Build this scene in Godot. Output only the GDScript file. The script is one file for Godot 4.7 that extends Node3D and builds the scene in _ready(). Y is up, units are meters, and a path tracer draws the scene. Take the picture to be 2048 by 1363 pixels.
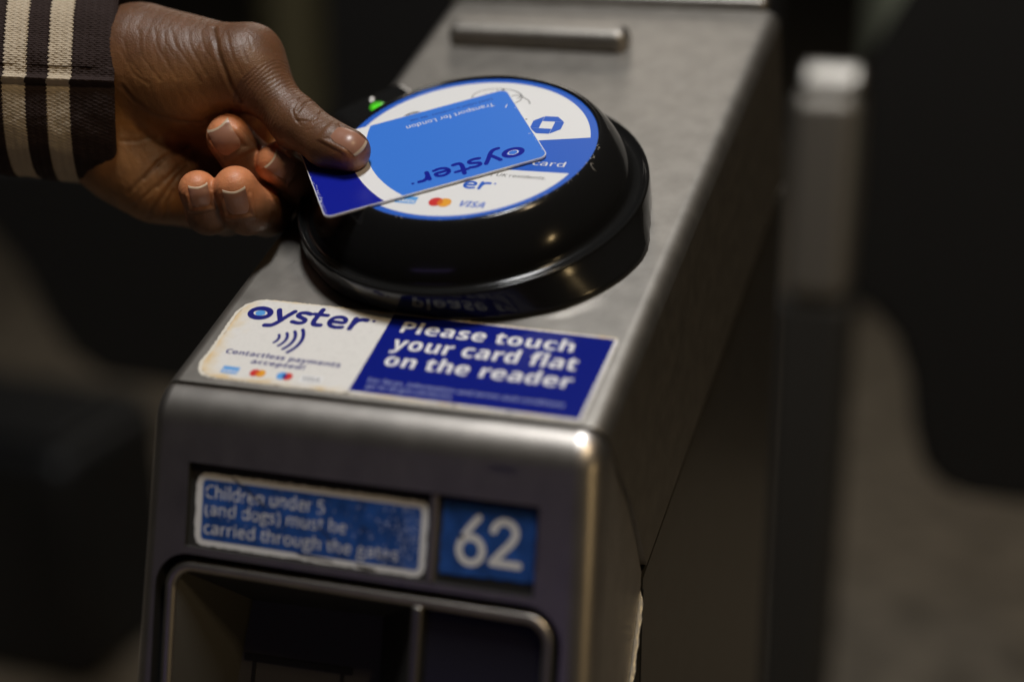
extends Node3D
# A close-up of a station ticket gate: a hand holds a travel card on the round card reader.
# Lengths of the gate are in millimetres in the gate's own axes (x across, y out of its sloping top, z towards the traveller); G turns them to metres, y up.

const MM := 0.001
const SLOPE := 20.0
var G := Transform3D(Basis(Vector3.RIGHT, deg_to_rad(SLOPE)), Vector3(0, 1.0, 0))
var base_mm := Vector3.ZERO      # base of the thing being built, in gate millimetres
var M := {}
var names := {}
var sans: SystemFont
var sans_bold: SystemFont

func lin(r: float, g: float, b: float) -> Color:
	return Color(r, g, b).linear_to_srgb()

# ------------------------------------------------------------------ things and parts
func numbered(called: String) -> String:
	var k: int = names.get(called, 0)
	names[called] = k + 1
	return called if k == 0 else "%s_%03d" % [called, k]

func tag(o: Node3D, label: String, category: String, group := "") -> Node3D:
	o.set_meta("label", label)
	o.set_meta("category", category)
	if group:
		o.set_meta("group", group)
	return o

func thing(called: String, label: String, category: String, at_mm: Vector3, group := "") -> Node3D:
	var o := Node3D.new()
	o.name = numbered(called)
	add_child(o, true)
	base_mm = at_mm
	o.transform = G * Transform3D(Basis(), at_mm * MM)
	return tag(o, label, category, group)

func upright_thing(called: String, label: String, category: String, at_m: Vector3, group := "") -> Node3D:
	var o := Node3D.new()
	o.name = numbered(called)
	add_child(o, true)
	base_mm = Vector3.ZERO
	o.position = at_m
	return tag(o, label, category, group)

# ------------------------------------------------------------------ mesh builder (front faces run clockwise)
class MB:
	var v := PackedVector3Array()
	var n := PackedVector3Array()
	var c := PackedColorArray()
	var uv := PackedVector2Array()
	var ix := PackedInt32Array()
	var own_normals := false
	func add(p: Vector3) -> int:
		v.append(p)
		return v.size() - 1
	func tri(a: int, b: int, d: int) -> void:
		ix.append(a)
		ix.append(b)
		ix.append(d)
	func quad(a: int, b: int, d: int, e: int) -> void:
		tri(a, b, d)
		tri(a, d, e)
	func flat_tri(a: Vector3, b: Vector3, d: Vector3) -> void:
		var k := add(a)
		add(b)
		add(d)
		tri(k, k + 1, k + 2)
	func flat_quad(a: Vector3, b: Vector3, d: Vector3, e: Vector3) -> void:
		var k := add(a)
		add(b)
		add(d)
		add(e)
		quad(k, k + 1, k + 2, k + 3)
	func grid(rows: Array, close_u := false, close_v := false) -> void:
		var nu: int = rows.size()
		var nv: int = rows[0].size()
		var k := v.size()
		for r in rows:
			v.append_array(r)
		for i in (nu if close_u else nu - 1):
			for j in (nv if close_v else nv - 1):
				var i2 := (i + 1) % nu
				var j2 := (j + 1) % nv
				quad(k + i * nv + j, k + i * nv + j2, k + i2 * nv + j2, k + i2 * nv + j)
	func fan(pts: PackedVector3Array) -> void:
		var m := Vector3.ZERO
		for p in pts:
			m += p
		m /= pts.size()
		var k := add(m)
		for p in pts:
			add(p)
		for i in pts.size():
			tri(k, k + 1 + i, k + 1 + (i + 1) % pts.size())
	func smooth() -> void:
		n.resize(v.size())
		n.fill(Vector3.ZERO)
		for i in range(0, ix.size(), 3):
			var a := v[ix[i]]
			var f := (v[ix[i + 2]] - a).cross(v[ix[i + 1]] - a)
			n[ix[i]] += f
			n[ix[i + 1]] += f
			n[ix[i + 2]] += f
		for i in n.size():
			n[i] = n[i].normalized() if n[i].length_squared() > 1e-20 else Vector3.UP
	func mesh(sub: Vector3, scale: float) -> ArrayMesh:
		if not own_normals:
			smooth()
		var a := []
		a.resize(Mesh.ARRAY_MAX)
		var w := PackedVector3Array()
		w.resize(v.size())
		for i in v.size():
			w[i] = (v[i] - sub) * scale
		a[Mesh.ARRAY_VERTEX] = w
		a[Mesh.ARRAY_NORMAL] = n
		if uv.size() == v.size():
			a[Mesh.ARRAY_TEX_UV] = uv
		if c.size() == v.size():
			a[Mesh.ARRAY_COLOR] = c
		a[Mesh.ARRAY_INDEX] = ix
		var m := ArrayMesh.new()
		m.add_surface_from_arrays(Mesh.PRIMITIVE_TRIANGLES, a)
		return m

func put(mb: MB, called: String, mat: Material, parent: Node3D) -> MeshInstance3D:
	var o := MeshInstance3D.new()
	o.name = called
	if called in ["dirt", "dust", "wear_fleck", "wear_speckle", "scratch"]:
		o.set_meta("kind", "stuff")
	o.mesh = mb.mesh(base_mm, MM)
	o.material_override = mat
	parent.add_child(o, true)
	return o

# a box with rounded edges, own smooth normals
func rbox(mb: MB, center: Vector3, size: Vector3, r: float, b := Basis(), k := 4) -> void:
	var h := size * 0.5 - Vector3(r, r, r)
	var rows := 2 * (k + 1)
	var cols := 4 * (k + 1)
	var s := mb.v.size()
	for i in rows:
		var th := PI * 0.5 * (float(i % (k + 1)) / k) + (PI * 0.5 if i > k else 0.0)
		for j in cols:
			var q := j / (k + 1)
			var ph := PI * 0.5 * (q + float(j % (k + 1)) / k)
			var d := Vector3(sin(th) * cos(ph), cos(th), sin(th) * sin(ph))
			var sg := Vector3(1 if q == 0 or q == 3 else -1, 1 if i <= k else -1, 1 if q < 2 else -1)
			mb.v.append(center + b * (sg * h + d * r))
			mb.n.append(b * d)
	mb.own_normals = true
	for i in rows - 1:
		for j in cols:
			var j2 := (j + 1) % cols
			mb.quad(s + i * cols + j, s + (i + 1) * cols + j, s + (i + 1) * cols + j2, s + i * cols + j2)
	# flat caps at top and bottom, where the first and last rows shrink to the four corner points
	for e: int in [0, rows - 1]:
		var t: int = s + e * cols
		var p := [t, t + (k + 1), t + 2 * (k + 1), t + 3 * (k + 1)]
		if e == 0:
			mb.quad(p[0], p[1], p[2], p[3])
		else:
			mb.quad(p[3], p[2], p[1], p[0])

func tube(mb: MB, path: PackedVector3Array, r: float, sides := 10, closed := false) -> void:
	var rows := []
	var up := Vector3(0.13, 0.9, 0.41).normalized()
	for i in path.size():
		var t: Vector3
		if closed:
			t = path[(i + 1) % path.size()] - path[(i - 1 + path.size()) % path.size()]
		else:
			t = path[mini(i + 1, path.size() - 1)] - path[maxi(i - 1, 0)]
		t = t.normalized()
		var x := up.cross(t)
		if x.length() < 0.05:
			x = Vector3.RIGHT.cross(t)
		x = x.normalized()
		var y := t.cross(x)
		up = y
		var row := PackedVector3Array()
		for j in sides:
			var a := TAU * j / sides
			row.append(path[i] + (x * cos(a) + y * sin(a)) * r)
		rows.append(row)
	mb.grid(rows, closed, true)
	if not closed:
		mb.fan(rows[0])
		mb.fan(rows[-1])

func catmull(pts: PackedVector2Array, per := 6) -> PackedVector2Array:
	var out := PackedVector2Array()
	for i in pts.size() - 1:
		var a := pts[maxi(i - 1, 0)]
		var d := pts[mini(i + 2, pts.size() - 1)]
		for s in per:
			out.append(pts[i].cubic_interpolate(pts[i + 1], a, d, float(s) / per))
	out.append(pts[-1])
	return out

# ------------------------------------------------------------------ flat print on a plane: o + r * x + u * y, in millimetres
class Plane2:
	var o: Vector3
	var r: Vector3
	var u: Vector3
	var nn: Vector3
	func _init(origin: Vector3, right: Vector3, up: Vector3) -> void:
		o = origin
		r = right.normalized()
		u = up.normalized()
		nn = r.cross(u).normalized()
	func at(x: float, y: float, h := 0.0) -> Vector3:
		return o + r * x + u * y + nn * h
	func moved(x: float, y: float, h: float) -> Plane2:
		return Plane2.new(at(x, y, h), r, u)

func poly(mb: MB, pl: Plane2, pts: PackedVector2Array, h := 0.0) -> void:
	var k := mb.v.size()
	for p in pts:
		mb.add(pl.at(p.x, p.y, h))
		mb.n.append(pl.nn)
	mb.own_normals = true
	var t := Geometry2D.triangulate_polygon(pts)
	for i in range(0, t.size(), 3):
		var a := pts[t[i]]
		var cr := (pts[t[i + 1]] - a).cross(pts[t[i + 2]] - a)
		if cr > 0:
			mb.tri(k + t[i], k + t[i + 2], k + t[i + 1])
		else:
			mb.tri(k + t[i], k + t[i + 1], k + t[i + 2])

# a flat plate with that outline: top face at h1, side walls down to h0
func plate(mb: MB, pl: Plane2, pts: PackedVector2Array, h0: float, h1: float, bottom := false) -> void:
	poly(mb, pl, pts, h1)
	if bottom:
		poly(mb, pl, pts, h0)
	var area := 0.0
	for i in pts.size():
		area += pts[i].cross(pts[(i + 1) % pts.size()])
	for i in pts.size():
		var a := pts[i]
		var b := pts[(i + 1) % pts.size()]
		var e := (b - a).normalized()
		var nr := (pl.r * e.y - pl.u * e.x) * (1.0 if area > 0 else -1.0)
		var k := mb.v.size()
		for q in [pl.at(a.x, a.y, h0), pl.at(a.x, a.y, h1), pl.at(b.x, b.y, h1), pl.at(b.x, b.y, h0)]:
			mb.add(q)
			mb.n.append(nr)
		if area > 0:
			mb.quad(k, k + 1, k + 2, k + 3)
		else:
			mb.quad(k + 3, k + 2, k + 1, k)

func round_rect(x0: float, y0: float, x1: float, y1: float, r: float, seg := 6) -> PackedVector2Array:
	var out := PackedVector2Array()
	for q in [[x1 - r, y1 - r, 0.0], [x0 + r, y1 - r, 0.5], [x0 + r, y0 + r, 1.0], [x1 - r, y0 + r, 1.5]]:
		for i in seg + 1:
			var a: float = PI * (q[2] + 0.5 * i / seg)
			out.append(Vector2(q[0] + r * cos(a), q[1] + r * sin(a)))
	return out

func ellipse(cx: float, cy: float, rx: float, ry: float, seg := 40) -> PackedVector2Array:
	var out := PackedVector2Array()
	for i in seg:
		out.append(Vector2(cx + rx * cos(TAU * i / seg), cy + ry * sin(TAU * i / seg)))
	return out

# a pen stroke with round ends
func stroke(mb: MB, pl: Plane2, pts: PackedVector2Array, w: float, h: float, closed := false) -> void:
	mb.own_normals = true
	var m := pts.size()
	var k := mb.v.size()
	for i in m:
		var t: Vector2
		if closed:
			t = pts[(i + 1) % m] - pts[(i - 1 + m) % m]
		else:
			t = pts[mini(i + 1, m - 1)] - pts[maxi(i - 1, 0)]
		t = t.normalized()
		var q := Vector2(-t.y, t.x) * w * 0.5
		for s in [1.0, -1.0]:
			var p: Vector2 = pts[i] + q * s
			mb.add(pl.at(p.x, p.y, h))
			mb.n.append(pl.nn)
	for i in (m if closed else m - 1):
		var j := (i + 1) % m
		mb.quad(k + 2 * i, k + 2 * j, k + 2 * j + 1, k + 2 * i + 1)
	if closed:
		return
	for e in 2:
		var p := pts[0] if e == 0 else pts[m - 1]
		var t := (pts[0] - pts[1] if e == 0 else pts[m - 1] - pts[m - 2]).normalized()
		var a0 := t.angle() - PI / 2
		var k2 := mb.add(pl.at(p.x, p.y, h))
		mb.n.append(pl.nn)
		for i in 9:
			var d := Vector2.from_angle(a0 + PI * i / 8.0) * w * 0.5
			mb.add(pl.at(p.x + d.x, p.y + d.y, h))
			mb.n.append(pl.nn)
			if i:
				mb.tri(k2, k2 + i + 1, k2 + i)

# lettering whose inked box is x0..x1, y0..y1 on the plane; y1 <= y0 keeps the letters' own proportions
func letters(said: String, pl: Plane2, x0: float, x1: float, y0: float, y1: float, font: Font, mat: Material, parent: Node3D, called := "lettering", slant := 0.0) -> MeshInstance3D:
	var tm := TextMesh.new()
	tm.text = said
	tm.font = font
	tm.font_size = 64
	tm.pixel_size = 0.01
	tm.depth = 0.0
	tm.curve_step = 1.0
	var bb := tm.get_aabb()
	var sx := (x1 - x0) / maxf(bb.size.x, 1e-6)
	var sy := sx if y1 <= y0 else (y1 - y0) / maxf(bb.size.y, 1e-6)
	var mb := MB.new()
	mb.own_normals = true
	for s in tm.get_surface_count():
		var a := tm.surface_get_arrays(s)
		var vv: PackedVector3Array = a[Mesh.ARRAY_VERTEX]
		var ii: PackedInt32Array = a[Mesh.ARRAY_INDEX] if a[Mesh.ARRAY_INDEX] != null else PackedInt32Array(range(vv.size()))
		var k := mb.v.size()
		for p in vv:
			var y := (p.y - bb.position.y) * sy
			mb.add(pl.at(x0 + (p.x - bb.position.x) * sx + slant * y, y0 + y))
			mb.n.append(pl.nn)
		for i in ii:
			mb.ix.append(k + i)
	return put(mb, called, mat, parent)

# the rounded word mark: an o with a filled middle, then y s t e r and a dot; unit = height of a small letter
func word_mark(pl: Plane2, x0: float, x1: float, y_base: float, unit: float, ink: Material, dot_ink: Material, parent: Node3D, ring: Material = null, only_end := false) -> void:
	var sx := (x1 - x0) / 6.42
	var f := func(pts: PackedVector2Array, per := 6) -> PackedVector2Array:
		var o := PackedVector2Array()
		for p in (catmull(pts, per) if per > 1 else pts):
			o.append(Vector2(x0 + (p.x + 0.05) * sx, y_base + p.y * unit))
		return o
	var w := 0.30 * unit
	var mb := MB.new()
	if not only_end:
		stroke(mb, pl, f.call(ellipse(0.60, 0.5, 0.50, 0.40, 44), 1), 0.33 * unit, 0.0, true)
		stroke(mb, pl, f.call(PackedVector2Array([Vector2(1.42, 0.92), Vector2(1.58, 0.55), Vector2(1.80, 0.12)])), w, 0.001)
		stroke(mb, pl, f.call(PackedVector2Array([Vector2(2.22, 0.92), Vector2(1.98, 0.45), Vector2(1.74, -0.08), Vector2(1.52, -0.36), Vector2(1.22, -0.42)])), w, 0.002)
		stroke(mb, pl, f.call(PackedVector2Array([Vector2(3.08, 0.86), Vector2(2.82, 0.93), Vector2(2.55, 0.84), Vector2(2.52, 0.63), Vector2(2.74, 0.50), Vector2(2.98, 0.37), Vector2(2.97, 0.14), Vector2(2.72, 0.05), Vector2(2.42, 0.11)])), w * 0.92, 0.003)
		stroke(mb, pl, f.call(PackedVector2Array([Vector2(3.52, 1.32), Vector2(3.46, 0.7), Vector2(3.45, 0.3), Vector2(3.56, 0.08), Vector2(3.86, 0.08)])), w, 0.004)
		stroke(mb, pl, f.call(PackedVector2Array([Vector2(3.24, 0.92), Vector2(3.92, 0.92)]), 1), w * 0.85, 0.005)
	stroke(mb, pl, f.call(PackedVector2Array([Vector2(4.28, 0.48), Vector2(4.6, 0.48), Vector2(4.92, 0.50), Vector2(4.90, 0.76), Vector2(4.64, 0.91), Vector2(4.32, 0.80), Vector2(4.2, 0.48), Vector2(4.34, 0.17), Vector2(4.62, 0.06), Vector2(4.95, 0.12)])), w * 0.88, 0.006)
	stroke(mb, pl, f.call(PackedVector2Array([Vector2(5.36, 0.92), Vector2(5.36, 0.5), Vector2(5.35, 0.08)])), w, 0.007)
	stroke(mb, pl, f.call(PackedVector2Array([Vector2(5.38, 0.45), Vector2(5.48, 0.75), Vector2(5.70, 0.89), Vector2(5.92, 0.89)])), w, 0.008)
	var d := MB.new()
	poly(mb, pl, f.call(ellipse(6.28, 0.88, 0.085, 0.1, 14), 1), 0.009)
	put(mb, "lettering", ink, parent)
	if only_end:
		return
	if ring:
		var rg := MB.new()
		poly(rg, pl, f.call(ellipse(0.60, 0.5, 0.30, 0.26, 30), 1), 0.01)
		put(rg, "emblem", ring, parent)
	poly(d, pl, f.call(ellipse(0.60, 0.5, 0.25, 0.22, 30), 1), 0.02)
	put(d, "emblem", dot_ink, parent)

# ------------------------------------------------------------------ materials
func noise_tex(seed_: int, freq: float, octaves: int, lo: float, hi: float, size := 512, kind := FastNoiseLite.TYPE_SIMPLEX_SMOOTH) -> NoiseTexture2D:
	var nz := FastNoiseLite.new()
	nz.seed = seed_
	nz.noise_type = kind
	nz.frequency = freq
	nz.fractal_octaves = octaves
	var t := NoiseTexture2D.new()
	t.width = size
	t.height = size
	t.seamless = true
	t.noise = nz
	var g := Gradient.new()
	g.set_color(0, Color(lo, lo, lo))
	g.set_color(1, Color(hi, hi, hi))
	t.color_ramp = g
	return t

func mat(col: Color, rough: float, metal := 0.0) -> StandardMaterial3D:
	var m := StandardMaterial3D.new()
	m.albedo_color = col
	m.roughness = rough
	m.metallic = metal
	return m

func triplanar(m: StandardMaterial3D, tile_m: float) -> StandardMaterial3D:
	m.uv1_triplanar = true
	m.uv1_scale = Vector3.ONE / tile_m
	return m

func make_materials() -> void:
	var smudge := noise_tex(3, 0.014, 6, 0.88, 1.0)
	var grain := noise_tex(5, 0.25, 3, 0.0, 1.0)
	var steel := mat(lin(0.39, 0.366, 0.332), 0.52, 1.0)
	steel.roughness_texture = smudge
	steel.albedo_texture = noise_tex(9, 0.016, 6, 0.90, 1.0)
	steel.heightmap_enabled = true
	steel.heightmap_scale = 0.002
	steel.heightmap_texture = grain
	M.steel = triplanar(steel, 0.11)
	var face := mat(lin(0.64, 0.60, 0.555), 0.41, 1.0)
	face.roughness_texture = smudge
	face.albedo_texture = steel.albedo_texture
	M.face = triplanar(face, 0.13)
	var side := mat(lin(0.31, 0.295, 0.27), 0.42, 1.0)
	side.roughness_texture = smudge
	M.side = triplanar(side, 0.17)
	M.bright = mat(lin(0.75, 0.73, 0.70), 0.28, 1.0)
	M.worn = mat(lin(0.88, 0.87, 0.85), 0.36, 0.7)
	var black := mat(lin(0.010, 0.010, 0.010), 0.17)
	black.roughness_texture = noise_tex(21, 0.02, 5, 0.7, 1.0)
	black.metallic_specular = 0.40
	M.gloss = triplanar(black, 0.08)
	M.rubber = mat(lin(0.012, 0.012, 0.012), 0.6)
	M.dark = mat(lin(0.03, 0.029, 0.027), 0.5)
	var olive := mat(lin(0.06, 0.056, 0.048), 0.55, 0.2)
	M.olive = olive
	M.throat = mat(lin(0.075, 0.072, 0.068), 0.5)
	M.screen = mat(lin(0.012, 0.012, 0.014), 0.2)
	var paper := mat(lin(0.78, 0.77, 0.76), 0.42)
	paper.albedo_texture = noise_tex(31, 0.02, 5, 0.90, 1.0)
	M.white = triplanar(paper, 0.09)
	M.white_glossy = mat(lin(0.80, 0.80, 0.81), 0.3)
	M.torn = mat(lin(0.70, 0.66, 0.58), 0.8)
	M.blue_deep = mat(lin(0.003, 0.010, 0.21), 0.30)
	M.blue_deep.metallic_specular = 0.35
	M.ink_blue = mat(lin(0.010, 0.014, 0.20), 0.35)
	M.card_light = mat(lin(0.040, 0.20, 0.76), 0.32)
	M.card_light.metallic_specular = 0.5
	M.card_deep = mat(lin(0.006, 0.013, 0.31), 0.28)
	M.card_deep.metallic_specular = 0.4
	M.card_white = mat(lin(0.81, 0.82, 0.84), 0.3)
	M.card_edge = mat(lin(0.72, 0.72, 0.74), 0.4)
	M.label_blue = mat(lin(0.026, 0.125, 0.60), 0.3)
	M.label_white = mat(lin(0.79, 0.80, 0.815), 0.34)
	M.dot_blue = mat(lin(0.10, 0.36, 0.80), 0.35)
	M.ink_black = mat(lin(0.02, 0.02, 0.025), 0.5)
	M.ink_grey = mat(lin(0.25, 0.25, 0.27), 0.5)
	M.ink_pale = mat(lin(0.35, 0.40, 0.62), 0.4)
	M.red = mat(lin(0.62, 0.03, 0.03), 0.35)
	M.orange = mat(lin(0.80, 0.36, 0.03), 0.35)
	M.mid = mat(lin(0.70, 0.17, 0.02), 0.35)
	var nb := mat(lin(0.028, 0.115, 0.46), 0.4)
	nb.albedo_texture = noise_tex(71, 0.02, 5, 0.55, 1.0)
	M.notice_blue = triplanar(nb, 0.10)
	M.notice_ink = mat(lin(0.66, 0.66, 0.67), 0.5)
	M.brown_knit = cloth(lin(0.021, 0.0095, 0.008))
	M.cream_knit = cloth(lin(0.52, 0.44, 0.33))
	var skin := StandardMaterial3D.new()
	skin.vertex_color_use_as_albedo = true
	skin.roughness = 0.46
	skin.subsurf_scatter_enabled = true
	skin.subsurf_scatter_strength = 0.06
	skin.heightmap_enabled = true
	skin.heightmap_scale = 0.014
	skin.heightmap_texture = noise_tex(41, 0.07, 2, 0, 1, 512, FastNoiseLite.TYPE_CELLULAR)
	M.skin = triplanar(skin, 0.022)
	var nail := mat(lin(0.31, 0.15, 0.098), 0.34)
	M.nail = nail
	M.nail_tip = mat(lin(0.52, 0.40, 0.28), 0.4)
	var fl := mat(lin(0.30, 0.25, 0.185), 0.45)
	fl.albedo_texture = noise_tex(51, 0.02, 5, 0.6, 1.0)
	fl.roughness_texture = smudge
	M.floor = triplanar(fl, 0.9)
	M.paddle = mat(lin(0.007, 0.007, 0.007), 0.55)
	M.post = mat(lin(0.34, 0.32, 0.29), 0.6, 1.0)
	M.cap = mat(lin(0.34, 0.32, 0.29), 0.45, 1.0)
	M.pillar = mat(lin(0.16, 0.145, 0.08), 0.5)
	M.pillar_pale = mat(lin(0.34, 0.38, 0.30), 0.5)
	var led := mat(lin(0.03, 0.3, 0.02), 0.2)
	led.emission_enabled = true
	led.emission = Color(0.36, 0.88, 0.12)
	led.emission_energy_multiplier = 0.62
	M.led = led

func cloth(col: Color) -> StandardMaterial3D:
	var m := mat(col, 0.9)
	m.rim_enabled = true
	m.rim = 0.3
	m.rim_tint = 0.6
	m.heightmap_enabled = true
	m.heightmap_scale = 0.02
	m.heightmap_texture = noise_tex(61, 0.12, 2, 0, 1)
	return triplanar(m, 0.02)

# ------------------------------------------------------------------ the gate
const YAW := 1.7
const LEAN := 36.0
var NX := Vector3.RIGHT
var NF := Vector3.DOWN
var NN := Vector3.BACK
var NO := Vector3.ZERO

func nose_frame() -> void:
	var y := Basis(Vector3.UP, deg_to_rad(YAW))
	var a := deg_to_rad(LEAN)
	NX = y * Vector3.RIGHT
	NF = y * Vector3(0, -cos(a), sin(a))
	NN = y * Vector3(0, sin(a), cos(a))
	NO = Vector3(0, 0, 113.5) + y * Vector3(0, 0, 9)

func np(x: float, s: float, h := 0.0) -> Vector3:
	return NO + NX * x + NF * s + NN * h

func seam_z(y: float) -> float:   # where the nose meets the cover, seen from the side
	var ys := [0.0, -8.0, -25.0, -50.0, -72.0, -91.0]
	var zs := [113.5, 112.4, 107.5, 99.0, 94.8, 92.6]
	for i in 5:
		if y >= ys[i + 1]:
			return lerpf(zs[i], zs[i + 1], (ys[i] - y) / (ys[i] - ys[i + 1]))
	return zs[5]

func build_gate() -> void:
	nose_frame()
	var gate := thing("ticket_gate", "brushed steel ticket gate cabinet numbered 62 with instruction stickers on its nose", "ticket gate", Vector3(0, 0, 0))
	# top cover: rounded shoulders, front end cut along the seam
	var mb := MB.new()
	var sect: Array[Vector2] = []
	for y in [-91.0, -72.0, -50.0, -25.0]:
		sect.append(Vector2(-80, y))
	for i in 7:
		var a := PI - PI / 2 * i / 6.0
		sect.append(Vector2(-73 + 7 * cos(a), -7 + 7 * sin(a)))
	for x in [-50.0, -25.0, 0.0, 25.0, 50.0]:
		sect.append(Vector2(x, 0))
	for i in 7:
		var a := PI / 2 - PI / 2 * i / 6.0
		sect.append(Vector2(77 + 7 * cos(a), -7 + 7 * sin(a)))
	for y in [-25.0, -50.0, -72.0, -91.0]:
		sect.append(Vector2(84, y))
	var rows := []
	for k in 9:
		var row := PackedVector3Array()
		for q in sect:
			var zf := seam_z(q.y) - 1.5 + 0.032 * q.y - tan(deg_to_rad(YAW)) * q.x
			row.append(Vector3(q.x, q.y, lerpf(-176.0, zf - 0.4, k / 7.0) if k < 8 else zf) - (Vector3(0, 0.6 if q.y > -6.9 else 0.0, 0) if k == 8 else Vector3.ZERO))
		rows.append(row)
	mb.grid(rows)
	mb.fan(rows[0])
	mb.fan(rows[-1])
	put(mb, "top_cover", M.steel, gate)
	# lower body, plumb
	mb = MB.new()
	var side := Plane2.new(Vector3(-79.5, 0, 0), Vector3(0, 0, -1), Vector3.UP)
	plate(mb, side, PackedVector2Array([Vector2(176, -94.2), Vector2(-89.5, -94.2), Vector2(-392, -921), Vector2(-156.5, -1007)]), 0, 163, true)
	put(mb, "lower_body", M.side, gate)
	build_nose(gate)
	# raised bar and back ledge on the cover
	mb = MB.new()
	rbox(mb, Vector3(-20.5, 3.2, -138), Vector3(87, 12, 14), 5.2, Basis(), 6)
	put(mb, "raised_bar", M.steel, gate)
	mb = MB.new()
	rbox(mb, Vector3(-1.5, 0.2, -181.5), Vector3(158, 9, 10), 3.6)
	put(mb, "back_ledge", M.steel, gate)
	mb = MB.new()
	var rng := RandomNumberGenerator.new()
	rng.seed = 31
	var deck := Plane2.new(Vector3.ZERO, Vector3.RIGHT, Vector3(0, 0, -1))
	for i in 46:
		var c := Vector2(rng.randf_range(-66, 74), rng.randf_range(-62, 165))
		var d := Vector2.from_angle(rng.randfn(0.0, 0.5) + (PI / 2 if i % 3 else 0.3)) * rng.randf_range(2.0, 13.0)
		stroke(mb, deck, catmull(PackedVector2Array([c, c + d * 0.5 + Vector2(rng.randf_range(-0.6, 0.6), 0), c + d]), 3), rng.randf_range(0.05, 0.14), 0.02 + 0.0004 * i)
	put(mb, "scratch", M.bright, gate)
	build_sticker(gate)

func xl(s: float) -> float:
	return -79.0 - 0.025 * s

func xr(s: float) -> float:
	return 85.0 + 0.028 * s

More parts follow.
